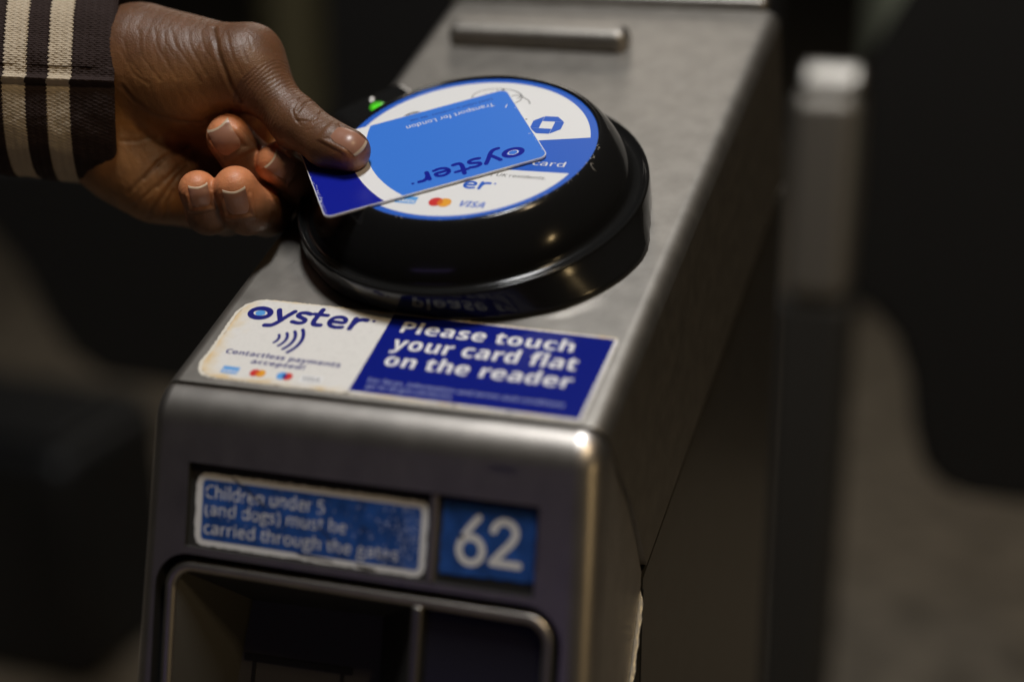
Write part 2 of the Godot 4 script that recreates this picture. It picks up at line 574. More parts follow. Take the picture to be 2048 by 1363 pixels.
func build_nose(gate: Node3D) -> void:
	var RL := 5.5
	var RR := 9.0
	var y := Basis(Vector3.UP, deg_to_rad(YAW))
	# side profile: points (z from the seam, y), normal, distance s down the face
	var prof := []
	prof.append([Vector3(0, -1.6, 0.0), Vector3.UP, 0.0])
	prof.append([Vector3(0, -0.35, 0.25), Vector3.UP, 0.0])
	var rb := 15.7
	for i in 13:
		var a := deg_to_rad(90.0 - LEAN) * i / 12.0
		prof.append([Vector3(0, -rb + rb * cos(a), 1.0 + rb * sin(a)), Vector3(0, cos(a), sin(a)), 8.0 * i / 12.0])
	var a2 := deg_to_rad(LEAN)
	for i in 9:
		var s := 8.0 + 140.0 * (i + 1) / 9.0
		prof.append([Vector3(0, -cos(a2) * s, 9.0 + sin(a2) * s), Vector3(0, sin(a2), cos(a2)), s])
	var at := func(k: int, x: float, inset: float) -> Vector3:
		return Vector3(0, 0, 113.5) + y * (prof[k][0] - prof[k][1] * inset + Vector3(x, 0, 0))
	var mb := MB.new()
	for sg in [-1.0, 1.0]:
		var rows := []
		var R: float = RL if sg < 0 else RR
		for i in 10:
			var th := PI / 2 * i / 9.0
			var row := PackedVector3Array()
			for k in prof.size():
				var s: float = prof[k][2]
				var x := xl(s) + R - R * sin(th) if sg < 0 else xr(s) - R + R * sin(th)
				row.append(at.call(k, x, R * (1 - cos(th))))
			rows.append(row)
		if sg < 0:
			rows.reverse()
		mb.grid(rows)
	# bend between the edges
	var bend := []
	for i in 13:
		var row := PackedVector3Array()
		for k in 15:
			var s: float = prof[k][2]
			row.append(at.call(k, lerpf(xl(s) + RL, xr(s) - RR, i / 12.0), 0.0))
		bend.append(row)
	mb.grid(bend)
	# flat face with the two openings
	var face := Plane2.new(NO, NX, -NF)
	var half := func(sg: float) -> PackedVector2Array:
		var o := PackedVector2Array()
		var e := func(s: float) -> float:
			return xl(s) + RL if sg < 0 else xr(s) - RR
		var rx := -63.0 if sg < 0 else 66.0
		var px := -74.0 if sg < 0 else 76.5
		o.append(Vector2(0, -8))
		o.append(Vector2(e.call(8.0), -8))
		o.append(Vector2(e.call(78.0), -78))
		o.append(Vector2(e.call(148.0), -148))
		o.append(Vector2(0, -148))
		o.append(Vector2(0, -146))
		o.append(Vector2(px, -146))
		for i in 9:
			var a := PI / 2 * i / 8.0
			o.append(Vector2(px - sg * 13 + sg * 13 * cos(a), -66.5 + 13 * sin(a)))
		o.append(Vector2(0, -53.5))
		o.append(Vector2(0, -51))
		o.append(Vector2(rx, -51))
		o.append(Vector2(rx, -21))
		o.append(Vector2(0, -21))
		return o
	for sg in [-1.0, 1.0]:
		var outline: PackedVector2Array = half.call(sg)
		var t := Geometry2D.triangulate_polygon(outline)
		var k := mb.v.size()
		for q in outline:
			mb.add(face.at(q.x, q.y))
		for i in range(0, t.size(), 3):
			var a := outline[t[i]]
			var cr := (outline[t[i + 1]] - a).cross(outline[t[i + 2]] - a)
			if cr > 0:
				mb.tri(k + t[i], k + t[i + 2], k + t[i + 1])
			else:
				mb.tri(k + t[i], k + t[i + 1], k + t[i + 2])
	# sides of the nose
	for sg in [-1.0, 1.0]:
		var out := PackedVector2Array()
		for k in range(1, prof.size()):
			var q: Vector3 = prof[k][0] - prof[k][1] * (RL if sg < 0 else RR)
			out.append(Vector2(q.z, q.y))
		for q in [Vector2(52, -160), Vector2(30, -139), Vector2(8.0, -117), Vector2(-18.5, -95), Vector2(-20.9, -90), Vector2(-18.7, -72), Vector2(-14.5, -50), Vector2(-6, -25), Vector2(-1, -8)]:
			out.append(q)
		var t := Geometry2D.triangulate_polygon(out)
		var k := mb.v.size()
		for m in out.size():
			var q := out[m]
			var s := -q.y / cos(a2)
			var x := xl(s) if sg < 0 else xr(s)
			if m >= prof.size() - 1:
				x = -80.0 if sg < 0 else 83.9
			mb.add(Vector3(0, 0, 113.5) + y * Vector3(x, q.y, q.x))
		for i in range(0, t.size(), 3):
			var a := out[t[i]]
			var cr := (out[t[i + 1]] - a).cross(out[t[i + 2]] - a)
			if (cr > 0) == (sg > 0):
				mb.tri(k + t[i], k + t[i + 1], k + t[i + 2])
			else:
				mb.tri(k + t[i], k + t[i + 2], k + t[i + 1])
	put(mb, "nose_cap", M.face, gate)
	# bottom plate that closes the nose
	mb = MB.new()
	var bq := [at.call(prof.size() - 1, xl(148.0) + 1, 3.0), at.call(prof.size() - 1, xr(148.0) - 1, 3.0)]
	mb.flat_quad(bq[0], bq[1], Vector3(84, -160, 163), Vector3(-80, -160, 163))
	put(mb, "nose_floor", M.dark, gate)
	# worn strip along the rear edge of the nose, right side
	mb = MB.new()
	var rng := RandomNumberGenerator.new()
	rng.seed = 4
	var r0 := []
	for i in 42:
		var f := i / 41.0
		var q := Vector2(-17.5, -96.5).lerp(Vector2(22, -131), f)
		var w := 2.3 * minf(1.0, f * 9.0 + 0.15) + 0.15 * sin(i * 0.9) + rng.randf_range(-0.12, 0.12)
		var o := Vector3(0, 0, 113.5) + y * Vector3(83.6, q.y, q.x)
		var ac := Vector3(0.86, -0.375, -0.33).normalized()
		var nn := Vector3(0.5, 0.75, 0.45).normalized()
		var row := PackedVector3Array()
		row.append(o - nn * 0.9)
		for m in 6:
			row.append(o + ac * (w * m / 5.0) + nn * (0.10 * sin(i * 1.7) + rng.randf_range(-0.06, 0.06) - 0.25 * pow(m / 5.0, 3.0)))
		row.append(o + ac * w - nn * 0.9)
		r0.append(row)
	mb.grid(r0)
	put(mb, "edge_strip", M.worn, gate)
	# bright scratches beside it, and the joint of the lower panel behind it
	mb = MB.new()
	for i in 30:
		var f := pow(rng.randf(), 0.8)
		var q := Vector2(-15.0, -96.0).lerp(Vector2(24.5, -130.5), f)
		var len := absf(rng.randfn(0, 4.0)) + 1.0
		var e := q + Vector2(0.66, 0.75) * len
		var wd := rng.randf_range(0.06, 0.2)
		var pts := []
		for z in [[q, -wd], [e, -wd * 0.3], [e, wd * 0.3], [q, wd]]:
			var c: Vector2 = z[0] + Vector2(0.75, -0.66) * z[1]
			pts.append(Vector3(0, 0, 113.5) + y * Vector3(84.05 + 0.055 * (c - q).dot(Vector2(0.66, 0.75)) + 0.004 * i, c.y, c.x))
		mb.flat_quad(pts[0], pts[1], pts[2], pts[3])
	put(mb, "scratch", M.bright, gate)
	mb = MB.new()
	rbox(mb, Vector3(83.55, -117, 99), Vector3(0.3, 40, 0.9), 0.1, Basis(Vector3.RIGHT, deg_to_rad(-23.0)), 1)
	put(mb, "panel_joint", M.rubber, gate)
	# scuffs: bright dents on the nose's corner
	mb = MB.new()
	poly(mb, face.moved(0, 0, 0.05), PackedVector2Array([Vector2(47, -9.5), Vector2(52, -9.0), Vector2(57, -9.4), Vector2(58.5, -10.4), Vector2(55, -11.2), Vector2(49, -11.0)]), 0)
	put(mb, "scuff", M.bright, gate)
	# recessed plate with the notice and the number
	var rec := MeshInstance3D.new()
	mb = MB.new()
	var D := 2.6
	plate(mb, face, PackedVector2Array([Vector2(-63, -51), Vector2(66, -51), Vector2(66, -21), Vector2(-63, -21)]), -D - 3, -D)
	mb.own_normals = false
	for w in [[Vector2(-63, -21), Vector2(66, -21)], [Vector2(66, -21), Vector2(66, -51)], [Vector2(66, -51), Vector2(-63, -51)], [Vector2(-63, -51), Vector2(-63, -21)]]:
		mb.flat_quad(face.at(w[0].x, w[0].y, 0), face.at(w[1].x, w[1].y, 0), face.at(w[1].x, w[1].y, -D), face.at(w[0].x, w[0].y, -D))
	rec = put(mb, "number_recess", M.dark, gate)
	mb = MB.new()
	rbox(mb, face.at(29.2, -36, -1.6), Vector3(2.6, 29.6, 2.4), 0.6, Basis(NX, -NF, NN))
	put(mb, "divider_bar", M.face, gate)
	# notice
	var n0 := face.moved(0, 0, -D)
	mb = MB.new()
	plate(mb, n0, ragged(round_rect(-60.5, -50.4, 27.0, -24.6, 3.4), 0.25, 7, 1.2), 0.0, 0.5)
	var notice := put(mb, "safety_notice", M.notice_ink, gate)
	notice.set_meta("label", "scratched blue notice with white border about carrying small children through the gate")
	mb = MB.new()
	poly(mb, n0, round_rect(-58.0, -48.2, 24.6, -26.8, 1.6), 0.54)
	put(mb, "notice_panel", M.notice_blue, notice)
	var tp := n0.moved(0, 0, 0.58)
	letters("Children under 5", tp, -56.8, -11.0, -33.4, -28.4, sans, M.notice_ink, notice)
	letters("(and dogs) must be", tp, -56.8, -2.5, -40.6, -34.6, sans, M.notice_ink, notice)
	letters("carried through the gates", tp, -56.8, 17.0, -47.4, -41.4, sans, M.notice_ink, notice)
	var wear := MB.new()
	rng.seed = 12
	for i in 230:
		var c := Vector2(24.0 - absf(rng.randfn(0, 9.0)), rng.randf_range(-47.8, -27.2))
		if i > 170:
			c.x = rng.randf_range(-57, 24)
		var pp := PackedVector2Array()
		var m := rng.randi_range(5, 7)
		var rad := rng.randf_range(0.12, 0.42)
		for j in m:
			pp.append(c + Vector2.from_angle(TAU * j / m) * rad * rng.randf_range(0.5, 1.4))
		if c.x < 24.2:
			poly(wear, tp, pp, 0.002 * (i % 9 + 1))
	put(wear, "wear_speckle", M.ink_pale, notice)
	wear = MB.new()
	for i in 260:
		var c := Vector2(rng.randf_range(-57, 18), rng.randf_range(-47.6, -28.2))
		var pp := PackedVector2Array()
		var m := rng.randi_range(5, 7)
		var rad := rng.randf_range(0.15, 0.5)
		for j in m:
			pp.append(c + Vector2.from_angle(TAU * j / m) * rad * rng.randf_range(0.5, 1.4))
		poly(wear, tp, pp, 0.03 + 0.002 * (i % 9))
	put(wear, "wear_speckle", M.notice_blue, notice)
	wear = MB.new()
	for q in [[Vector2(-46.5, -25.2), Vector2(-41, -28.5), Vector2(-38, -30.6), Vector2(-33.5, -33.6)], [Vector2(-13, -38.2), Vector2(-9.5, -40.4), Vector2(-8, -43.2)], [Vector2(3, -36), Vector2(5, -37)], [Vector2(10, -45), Vector2(14, -46)], [Vector2(-20, -48.4), Vector2(-12, -49), Vector2(-7, -49.3)], [Vector2(2, -49.2), Vector2(9, -49.8)]]:
		stroke(wear, tp, catmull(PackedVector2Array(q), 5), 0.55, 0.03)
	put(wear, "scratch", M.ink_black, notice)
	# number plate
	mb = MB.new()
	plate(mb, n0, PackedVector2Array([Vector2(31.6, -50.6), Vector2(65.4, -50.6), Vector2(65.4, -21.6), Vector2(31.6, -21.6)]), 0.0, 0.15)
	put(mb, "plate_bed", M.rubber, gate)
	mb = MB.new()
	plate(mb, n0, ragged(PackedVector2Array([Vector2(32.2, -47.6), Vector2(65.0, -46.6), Vector2(65.0, -22.4), Vector2(32.2, -22.4)]), 0.3, 5, 1.5), 0.15, 0.6)
	var num := put(mb, "number_plate", M.notice_blue, gate)
	num.set_meta("label", "blue gate number plate with white figures 62")
	var dig := n0.moved(0, 0, 0.65)
	mb = MB.new()
	stroke(mb, dig, ellipse(42.7, -38.6, 4.1, 4.3, 30), 2.5, 0.0, true)
	stroke(mb, dig, catmull(PackedVector2Array([Vector2(39.0, -36.6), Vector2(40.6, -33.2), Vector2(43.2, -29.6), Vector2(44.9, -27.6)]), 5), 2.4, 0.004)
	put(mb, "figure", M.notice_ink, num)
	mb = MB.new()
	stroke(mb, dig, catmull(PackedVector2Array([Vector2(50.3, -31.0), Vector2(51.4, -28.9), Vector2(54.0, -27.7), Vector2(57.0, -28.9), Vector2(58.0, -31.6), Vector2(56.6, -34.6), Vector2(53.6, -38.0), Vector2(50.6, -41.6)]), 5), 2.5, 0.0)
	stroke(mb, dig, PackedVector2Array([Vector2(50.4, -41.7), Vector2(59.6, -41.7)]), 2.5, 0.004)
	put(mb, "figure", M.notice_ink, num)
	mb = MB.new()
	poly(mb, dig, ragged(ellipse(39.2, -34.4, 1.0, 0.8, 9), 0.3, 3, 0.5), 0.03)
	put(mb, "scratch", M.ink_black, num)
	build_ticket_slot(gate, face)

func ragged(pts: PackedVector2Array, amount: float, seed_: int, step: float) -> PackedVector2Array:
	var rng := RandomNumberGenerator.new()
	rng.seed = seed_
	var out := PackedVector2Array()
	for i in pts.size():
		var a := pts[i]
		var b := pts[(i + 1) % pts.size()]
		var m := maxi(1, int(a.distance_to(b) / step))
		for k in m:
			var q := a.lerp(b, float(k) / m)
			out.append(q + (b - a).normalized().orthogonal() * rng.randf_range(-amount, amount))
	return out

func build_ticket_slot(gate: Node3D, face: Plane2) -> void:
	var outline := func(x0: float, x1: float, s0: float, r: float) -> PackedVector2Array:
		var o := PackedVector2Array()
		o.append(Vector2(x0, -146))
		for i in 9:
			var a := PI - PI / 2 * i / 8.0
			o.append(Vector2(x0 + r + r * cos(a), -s0 - r + r * sin(a)))
		for i in 9:
			var a := PI / 2 - PI / 2 * i / 8.0
			o.append(Vector2(x1 - r + r * cos(a), -s0 - r + r * sin(a)))
		o.append(Vector2(x1, -146))
		return o
	# dark gap around the module: the walls of the opening
	var o1: PackedVector2Array = outline.call(-74.0, 76.5, 53.5, 13.0)
	var o2: PackedVector2Array = outline.call(-71.4, 73.9, 56.1, 10.6)
	var mb := MB.new()
	var r1 := PackedVector3Array()
	var r2 := PackedVector3Array()
	var r3 := PackedVector3Array()
	for i in o1.size():
		r1.append(face.at(o1[i].x, o1[i].y, 0))
		r2.append(face.at(o1[i].x, o1[i].y, -7))
		r3.append(face.at(o2[i].x, o2[i].y, -7))
	mb.grid([r1, r2, r3])
	put(mb, "module_gap", M.rubber, gate)
	# the module: a rounded rim, then the sloping throat on the left and a dark window on the right
	mb = MB.new()
	var rows := []
	for m in 9:
		var b := PI * m / 8.0
		var row := PackedVector3Array()
		for i in o2.size():
			var e := (o1[i] - o2[i]).normalized()
			var q := o2[i] - e * (2.2 - 2.2 * cos(b))
			row.append(face.at(q.x, q.y, -3.2 + 2.3 * sin(b) - (4.0 if m == 0 else 0.0)))
		rows.append(row)
	mb.grid(rows)
	var slot := put(mb, "ticket_slot", M.face, gate)
	slot.set_meta("label", "recessed ticket slot below the notice and number")
	mb = MB.new()
	var top := [face.at(-67.2, -60.3, -3.2), face.at(24, -60.3, -3.2), face.at(24, -146, -3.2), face.at(-67.2, -146, -3.2)]
	var low := [face.at(-49.5, -74.5, -28), face.at(2.5, -73.0, -28), face.at(2.5, -146, -28), face.at(-60.0, -146, -28)]
	mb.flat_quad(top[3], top[0], low[0], low[3])
	put(mb, "throat_side", M.olive, slot)
	mb = MB.new()
	mb.flat_quad(top[0], top[1], low[1], low[0])
	mb.flat_quad(top[1], top[2], low[2], low[1])
	put(mb, "throat_wall", M.dark, slot)
	mb = MB.new()
	mb.flat_quad(low[0], low[1], low[2], low[3])
	put(mb, "throat_back", M.throat, slot)
	mb = MB.new()
	var bk := face.moved(0, 0, -28)
	plate(mb, bk, PackedVector2Array([Vector2(-51.5, -97.0), Vector2(-8, -96.0), Vector2(-8, -93.4), Vector2(-51.5, -94.4)]), 0.1, 0.4)
	plate(mb, bk, PackedVector2Array([Vector2(-49.5, -140), Vector2(-48, -140), Vector2(-46.6, -97.0), Vector2(-48.0, -97.0)]), 0.1, 0.4)
	plate(mb, bk, PackedVector2Array([Vector2(-12.6, -140), Vector2(-11.2, -140), Vector2(-11.2, -96.0), Vector2(-12.6, -96.0)]), 0.1, 0.4)
	put(mb, "slot_outline", M.rubber, slot)
	mb = MB.new()
	rbox(mb, face.at(25.3, -103, -3.0), Vector3(4.0, 86.4, 4.4), 1.3, Basis(NX, -NF, NN))
	put(mb, "slot_divider", M.side, slot)
	mb = MB.new()
	mb.flat_quad(face.at(27, -60, -5), face.at(69.8, -60, -5), face.at(69.8, -146, -5), face.at(27, -146, -5))
	put(mb, "window", M.screen, slot)

func build_sticker(gate: Node3D) -> void:
	var pl := Plane2.new(Vector3(0, 0, 0), Vector3.RIGHT, Vector3(0, 0, -1))
	# torn white backing, then the printed layer on top
	var edge := PackedVector2Array([Vector2(75.8, -66.5), Vector2(76.0, -67.6), Vector2(75.2, -108.2), Vector2(74.2, -109.2), Vector2(20, -110.0), Vector2(-30, -110.8), Vector2(-61, -111.3), Vector2(-66.5, -110.4), Vector2(-69.6, -107.4), Vector2(-70.7, -103.6), Vector2(-70.2, -97), Vector2(-70.9, -84), Vector2(-71.2, -74), Vector2(-69.4, -69.6), Vector2(-66.0, -66.6), Vector2(-62.5, -65.4), Vector2(-20, -65.1), Vector2(30, -65.2), Vector2(74.6, -65.2)])
	var mb := MB.new()
	plate(mb, pl, ragged(edge, 0.22, 3, 0.9), 0.0, 0.12)
	var st := put(mb, "instruction_sticker", M.torn, gate)
	st.set_meta("label", "white and dark blue instruction sticker with torn yellowed left edge in front of the reader")
	var top := PackedVector2Array()
	for q in edge:
		var f := clampf((-q.x - 40.0) / 28.0, 0.0, 1.0)
		top.append(Vector2(q.x + 1.5 * f, q.y + (0.5 if q.y < -100 else -0.4 * f)))
	mb = MB.new()
	plate(mb, pl, ragged(top, 0.28, 8, 0.7), 0.12, 0.34)
	put(mb, "sticker_face", sticker_paper(), st)
	uv_by_plane(st.get_child(0), 150.0, 48.0)
	mb = MB.new()
	poly(mb, pl, ragged(PackedVector2Array([Vector2(-9.0, -108.6), Vector2(74.2, -107.9), Vector2(74.6, -66.2), Vector2(-9.4, -66.0)]), 0.05, 5, 2.0), 0.38)
	put(mb, "blue_panel", M.blue_deep, st)
	var tp := pl.moved(0, 0, 0.42)
	letters("Please touch", tp, -3.6, 61.8, -75.6, -69.0, sans_bold, M.white_glossy, st)
	letters("your card flat", tp, -3.4, 65.6, -86.9, -77.5, sans_bold, M.white_glossy, st)
	letters("on the reader", tp, -2.4, 66.5, -93.9, -86.9, sans_bold, M.white_glossy, st)
	letters("For fares, information and terms and conditions", tp, -4.2, 67.4, -103.6, -100.8, sans, M.ink_pale, st)
	letters("go to tfl.gov.uk/terms", tp, -3.6, 28.2, -106.9, -104.0, sans, M.ink_pale, st)
	word_mark(tp, -66.0, -14.6, -77.3, 7.0, M.ink_blue, M.dot_blue, st)
	mb = MB.new()
	for i in 4:
		var rad := 4.5 + 3.0 * i
		var arc := PackedVector2Array()
		for k in 13:
			var a := deg_to_rad(-34.0 + 68.0 * k / 12.0)
			arc.append(Vector2(-51.5 + rad * cos(a) * 1.02, -86.8 + rad * sin(a) * 0.86))
		stroke(mb, tp, arc, 1.15 + 0.1 * i, 0.001 * i)
	put(mb, "contactless_mark", M.ink_blue, st)
	letters("Contactless payments", tp, -63.4, -17.4, -98.6, -95.2, sans_bold, M.ink_blue, st)
	letters("accepted!", tp, -51.2, -29.8, -102.2, -98.9, sans_bold, M.ink_blue, st)
	pay_box(tp, -56.8, -106.2, 6.6, 3.6, st)
	pay_circles(tp, -45.8, -106.0, 1.9, M.red, M.orange, M.mid, st)
	pay_circles(tp, -35.2, -105.8, 1.9, M.dot_blue, M.red, M.ink_blue, st)
	mb = MB.new()
	poly(mb, tp, PackedVector2Array([Vector2(-29.0, -107.5), Vector2(-20.6, -107.5), Vector2(-20.6, -103.7), Vector2(-29.0, -103.7)]), -0.01)
	put(mb, "pay_mark", M.card_white, st)
	letters("VISA", tp, -28.3, -21.3, -106.7, -104.5, sans_bold, M.ink_grey, st)
	# scratch and a blister on the blue panel
	mb = MB.new()
	for q in [[Vector2(52, -70.5), Vector2(57, -73.5), Vector2(53, -76.5), Vector2(49, -78)], [Vector2(57, -70), Vector2(60, -69.2)]]:
		stroke(mb, tp, catmull(PackedVector2Array(q), 4), 0.4, 0.02)
	put(mb, "scratch", M.ink_pale, st)
	mb = MB.new()
	var bump := []
	for i in 7:
		var row := PackedVector3Array()
		for j in 16:
			var rr := i / 6.0
			var a := TAU * j / 16
			row.append(Vector3(52.0 + 5.5 * rr * cos(a), 0.405 + 0.9 * pow(maxf(0.0, 1 - rr * rr), 1.5), 78.0 + 2.6 * rr * sin(a)))
		bump.append(row)
	mb.grid(bump, false, true)
	var dk := MB.new()
	for q in [[Vector2(1.6, -88.6), Vector2(0.9, -90.2)], [Vector2(30, -109.6), Vector2(31, -108.9)], [Vector2(-10, -110.2), Vector2(-8.6, -109.5)], [Vector2(50, -109.3), Vector2(51.2, -108.8)]]:
		stroke(dk, tp, PackedVector2Array(q), 0.5, 0.03)
	put(dk, "dirt", M.ink_black, st)

func pay_box(pl: Plane2, x: float, y: float, w: float, h: float, parent: Node3D) -> void:
	var mb := MB.new()
	poly(mb, pl, PackedVector2Array([Vector2(x - w / 2, y - h / 2), Vector2(x + w / 2, y - h / 2), Vector2(x + w / 2, y + h / 2), Vector2(x - w / 2, y + h / 2)]), -0.01)
	put(mb, "pay_mark", M.dot_blue, parent)
	letters("AMEX", pl, x - w * 0.44, x + w * 0.46, y - h * 0.34, y + h * 0.05, sans_bold, M.card_white, parent)

func pay_circles(pl: Plane2, x: float, y: float, r: float, a: Material, b: Material, m: Material, parent: Node3D) -> void:
	var k := 0
	for q in [[-0.62, a], [0.62, b]]:
		var mb := MB.new()
		poly(mb, pl, ellipse(x + q[0] * r, y, r, r, 30), 0.002 * k)
		put(mb, "pay_mark", q[1], parent)
		k += 1
	var lens := PackedVector2Array()
	var half := acos(0.62)
	for i in 11:
		lens.append(Vector2(x - 0.62 * r, y) + Vector2.from_angle(lerpf(-half, half, i / 10.0)) * r)
	for i in range(1, 10):
		lens.append(Vector2(x + 0.62 * r, y) + Vector2.from_angle(PI + lerpf(-half, half, i / 10.0)) * r)
	var mb2 := MB.new()
	poly(mb2, pl, lens, 0.006)
	put(mb2, "pay_mark", m, parent)

# sticker paper: white, yellowed and browned in an uneven band along its worn left and front edges
func sticker_paper() -> StandardMaterial3D:
	var w := 512
	var h := 176
	var im := Image.create(w, h, false, Image.FORMAT_RGB8)
	var nz := FastNoiseLite.new()
	nz.seed = 5
	nz.frequency = 0.02
	nz.fractal_octaves = 4
	for i in w:
		for j in h:
			var x := -75.0 + 150.0 * i / w
			var z := 64.0 + 48.0 * j / h
			var n := nz.get_noise_2d(i, j)
			var d := minf(x + 70.5, (111.0 - z) * 2.2)
			d = minf(d, (z - 65.0) * 4.0 + 2.0)
			var f := clampf(1.0 - (d + n * 6.0) / 9.0, 0.0, 1.0)
			f = f * f
			var c := Color(0.895, 0.89, 0.88).lerp(Color(0.88, 0.76, 0.55), f * 0.9)
			c = c.lerp(Color(0.42, 0.30, 0.18), clampf((1.2 - d + n * 2.0) / 1.6, 0, 1) * 0.75)
			c = c.darkened(0.04 * absf(nz.get_noise_2d(i * 3 + 900, j * 3)))
			im.set_pixel(i, j, c)
	var m := mat(Color.WHITE, 0.42)
	m.albedo_texture = ImageTexture.create_from_image(im)
	m.texture_repeat = false
	return m

func uv_by_plane(o: MeshInstance3D, w: float, h: float) -> void:
	var am: ArrayMesh = o.mesh
	var a := am.surface_get_arrays(0)
	var uv := PackedVector2Array()
	for p in a[Mesh.ARRAY_VERTEX]:
		var q: Vector3 = p / MM + base_mm
		uv.append(Vector2((q.x + 75.0) / w, (q.z - 64.0) / h))
	a[Mesh.ARRAY_TEX_UV] = uv
	var m := ArrayMesh.new()
	m.add_surface_from_arrays(Mesh.PRIMITIVE_TRIANGLES, a)
	o.mesh = m

# ------------------------------------------------------------------ the reader
func build_reader() -> void:
	var rd := thing("card_reader", "round glossy black card reader with blue rimmed white label and green light", "card reader", Vector3(3, 0, 0))
	var prof := [[69.0, 12.2, -1.2], [68.9, 12.9, -1.2], [68.65, 13.5, -1.2], [68.2, 13.75, -1.2], [67.7, 13.6, -1.2], [67.2, 13.1, -1.3], [66.4, 12.4, -1.5], [65.4, 12.2, -1.7], [64.2, 12.5, -1.9], [63.5, 13.2, -2.0], [63.1, 14.4, -1.9], [62.6, 16.2, -1.7], [61.3, 19.4, -1.3], [59.6, 22.6, -1.0], [57.7, 25.8, -0.7], [55.6, 28.8, -0.4], [53.9, 30.8, -0.2], [52.8, 31.9, -0.1], [51.9, 32.6, 0.0], [51.2, 32.9, 0.0], [50.6, 32.95, 0.0], [50.15, 32.7, 0.0], [49.9, 32.2, 0.0], [49.9, 31.5, 0.0]]
	# the foot of the housing is not round: it spreads to the right and is drawn in at the front
	var foot_a := [0.0, 7.0, 10.0, 16.0, 24.0, 31.0, 45.0, 57.0, 66.0, 79.0, 91.0, 103.0, 115.0, 134.0, 146.0, 158.0, 200.0, 270.0, 305.0, 330.0, 341.0, 350.0, 360.0]
	var foot_r := [69.4, 72.3, 73.6, 75.0, 75.4, 75.2, 74.0, 71.5, 69.4, 66.6, 65.5, 66.2, 67.5, 68.4, 70.2, 71.6, 71.0, 71.0, 71.5, 69.0, 67.6, 67.6, 69.4]
	var foot := func(deg: float) -> float:
		for k in foot_a.size() - 1:
			if deg <= foot_a[k + 1]:
				var t: float = (deg - foot_a[k]) / (foot_a[k + 1] - foot_a[k])
				return lerpf(foot_r[k], foot_r[k + 1], t * t * (3 - 2 * t) * 0.4 + t * 0.6)
		return 69.4
	var rows := []
	for j in 144:
		var a := TAU * j / 144
		var row := PackedVector3Array()
		var d := Vector3(cos(a), 0, sin(a))
		for h in [0.05, 1.0, 2.5, 4.5, 7.0, 9.5]:
			var ring: float = 69.1 - 1.2 * cos(a)
			var ft: float = foot.call(360.0 * j / 144)
			row.append(d * (lerpf(ft, ring, h / 12.2) - (0.9 - h) * (0.9 if h < 0.9 else 0.0)) + Vector3.UP * h)
		for q in prof:
			row.append(Vector3(q[2] + q[0] * cos(a), q[1], -q[2] * 0.1 + q[0] * sin(a)))
		rows.append(row)
	var mb := MB.new()
	mb.grid(rows, true, false)
	put(mb, "reader_body", M.gloss, rd)
	# housing of the light, at the back left
	var hb := Basis(Vector3.UP, deg_to_rad(-37.0))
	mb = MB.new()
	rbox(mb, Vector3(-52, 9.0, -40), Vector3(44, 20, 38), 5.0, hb, 6)
	var hs := put(mb, "light_housing", M.gloss, rd)
	mb = MB.new()
	var cap := []
	for i in 7:
		var row := PackedVector3Array()
		for j in 24:
			var t := PI / 2 * i / 6.0
			var a := TAU * j / 24
			row.append(Vector3(-58.6, 18.6, -43.6) + hb * Vector3(4.3 * sin(t) * cos(a), 1.5 * cos(t), 3.4 * sin(t) * sin(a)))
		cap.append(row)
	mb.grid(cap, false, true)
	put(mb, "status_light", M.led, hs)
	mb = MB.new()
	var sc := []
	for i in 5:
		var row := PackedVector3Array()
		for j in 16:
			var t := PI / 2 * i / 4.0
			var a := TAU * j / 16
			row.append(Vector3(-64.4, 18.8, -49.4) + Vector3(1.5 * sin(t) * cos(a), 0.7 * cos(t), 1.5 * sin(t) * sin(a)))
		sc.append(row)
	mb.grid(sc, false, true)
	put(mb, "screw", M.bright, hs)
	# label
	var pl := Plane2.new(Vector3(0, 31.7, 0), Vector3.RIGHT, Vector3(0, 0, -1))
	mb = MB.new()
	plate(mb, pl, ellipse(0, 0, 49.85, 49.85, 120), -1.0, 0.3)
	var lb := put(mb, "reader_label", M.label_blue, rd)
	mb = MB.new()
	var up := PackedVector2Array()
	for i in 61:
		var a := deg_to_rad(lerpf(13.6, 205.0, i / 60.0))
		up.append(Vector2(cos(a), sin(a)) * 47.0)
	for q in [Vector2(-30, -8), Vector2(-8, -2.0), Vector2(6, 1.5), Vector2(26.7, 6.8)]:
		up.append(q)
	poly(mb, pl, up, 0.34)
	put(mb, "label_face", M.label_white, lb)
	mb = MB.new()
	var dn := PackedVector2Array()
	for i in 61:
		var a := deg_to_rad(lerpf(207.0, 343.0, i / 60.0))
		dn.append(Vector2(cos(a), sin(a)) * 47.0)
	for q in [Vector2(25.4, -14.2), Vector2(-12, -14.8), Vector2(-30, -15.5)]:
		dn.append(q)
	poly(mb, pl, dn, 0.34)
	put(mb, "label_face", M.label_white, lb)
	var tp := pl.moved(0, 0, 0.38)
	letters("credit card", tp, 10.0, 41.8, -10.0, -6.6, sans, M.label_white, lb)
	letters("T&Cs apply. 18+, UK residents.", tp, -8.0, 37.4, -19.6, -16.9, sans, M.ink_black, lb, "lettering", 0.18)
	word_mark(tp, -14.5, 20.2, -28.0, 4.6, M.label_blue, M.dot_blue, lb, null, true)
	pay_box(tp, -9.8, -38.4, 8.0, 4.4, lb)
	pay_circles(tp, 3.4, -38.2, 2.7, M.red, M.orange, M.mid, lb)
	letters("VISA", tp, 10.4, 20.6, -39.6, -36.0, sans_bold, M.label_blue, lb, "lettering", 0.22)
	# eight-sided bank emblem: four pieces round a square
	mb = MB.new()
	var oc := Vector2(26.2, 17.8)
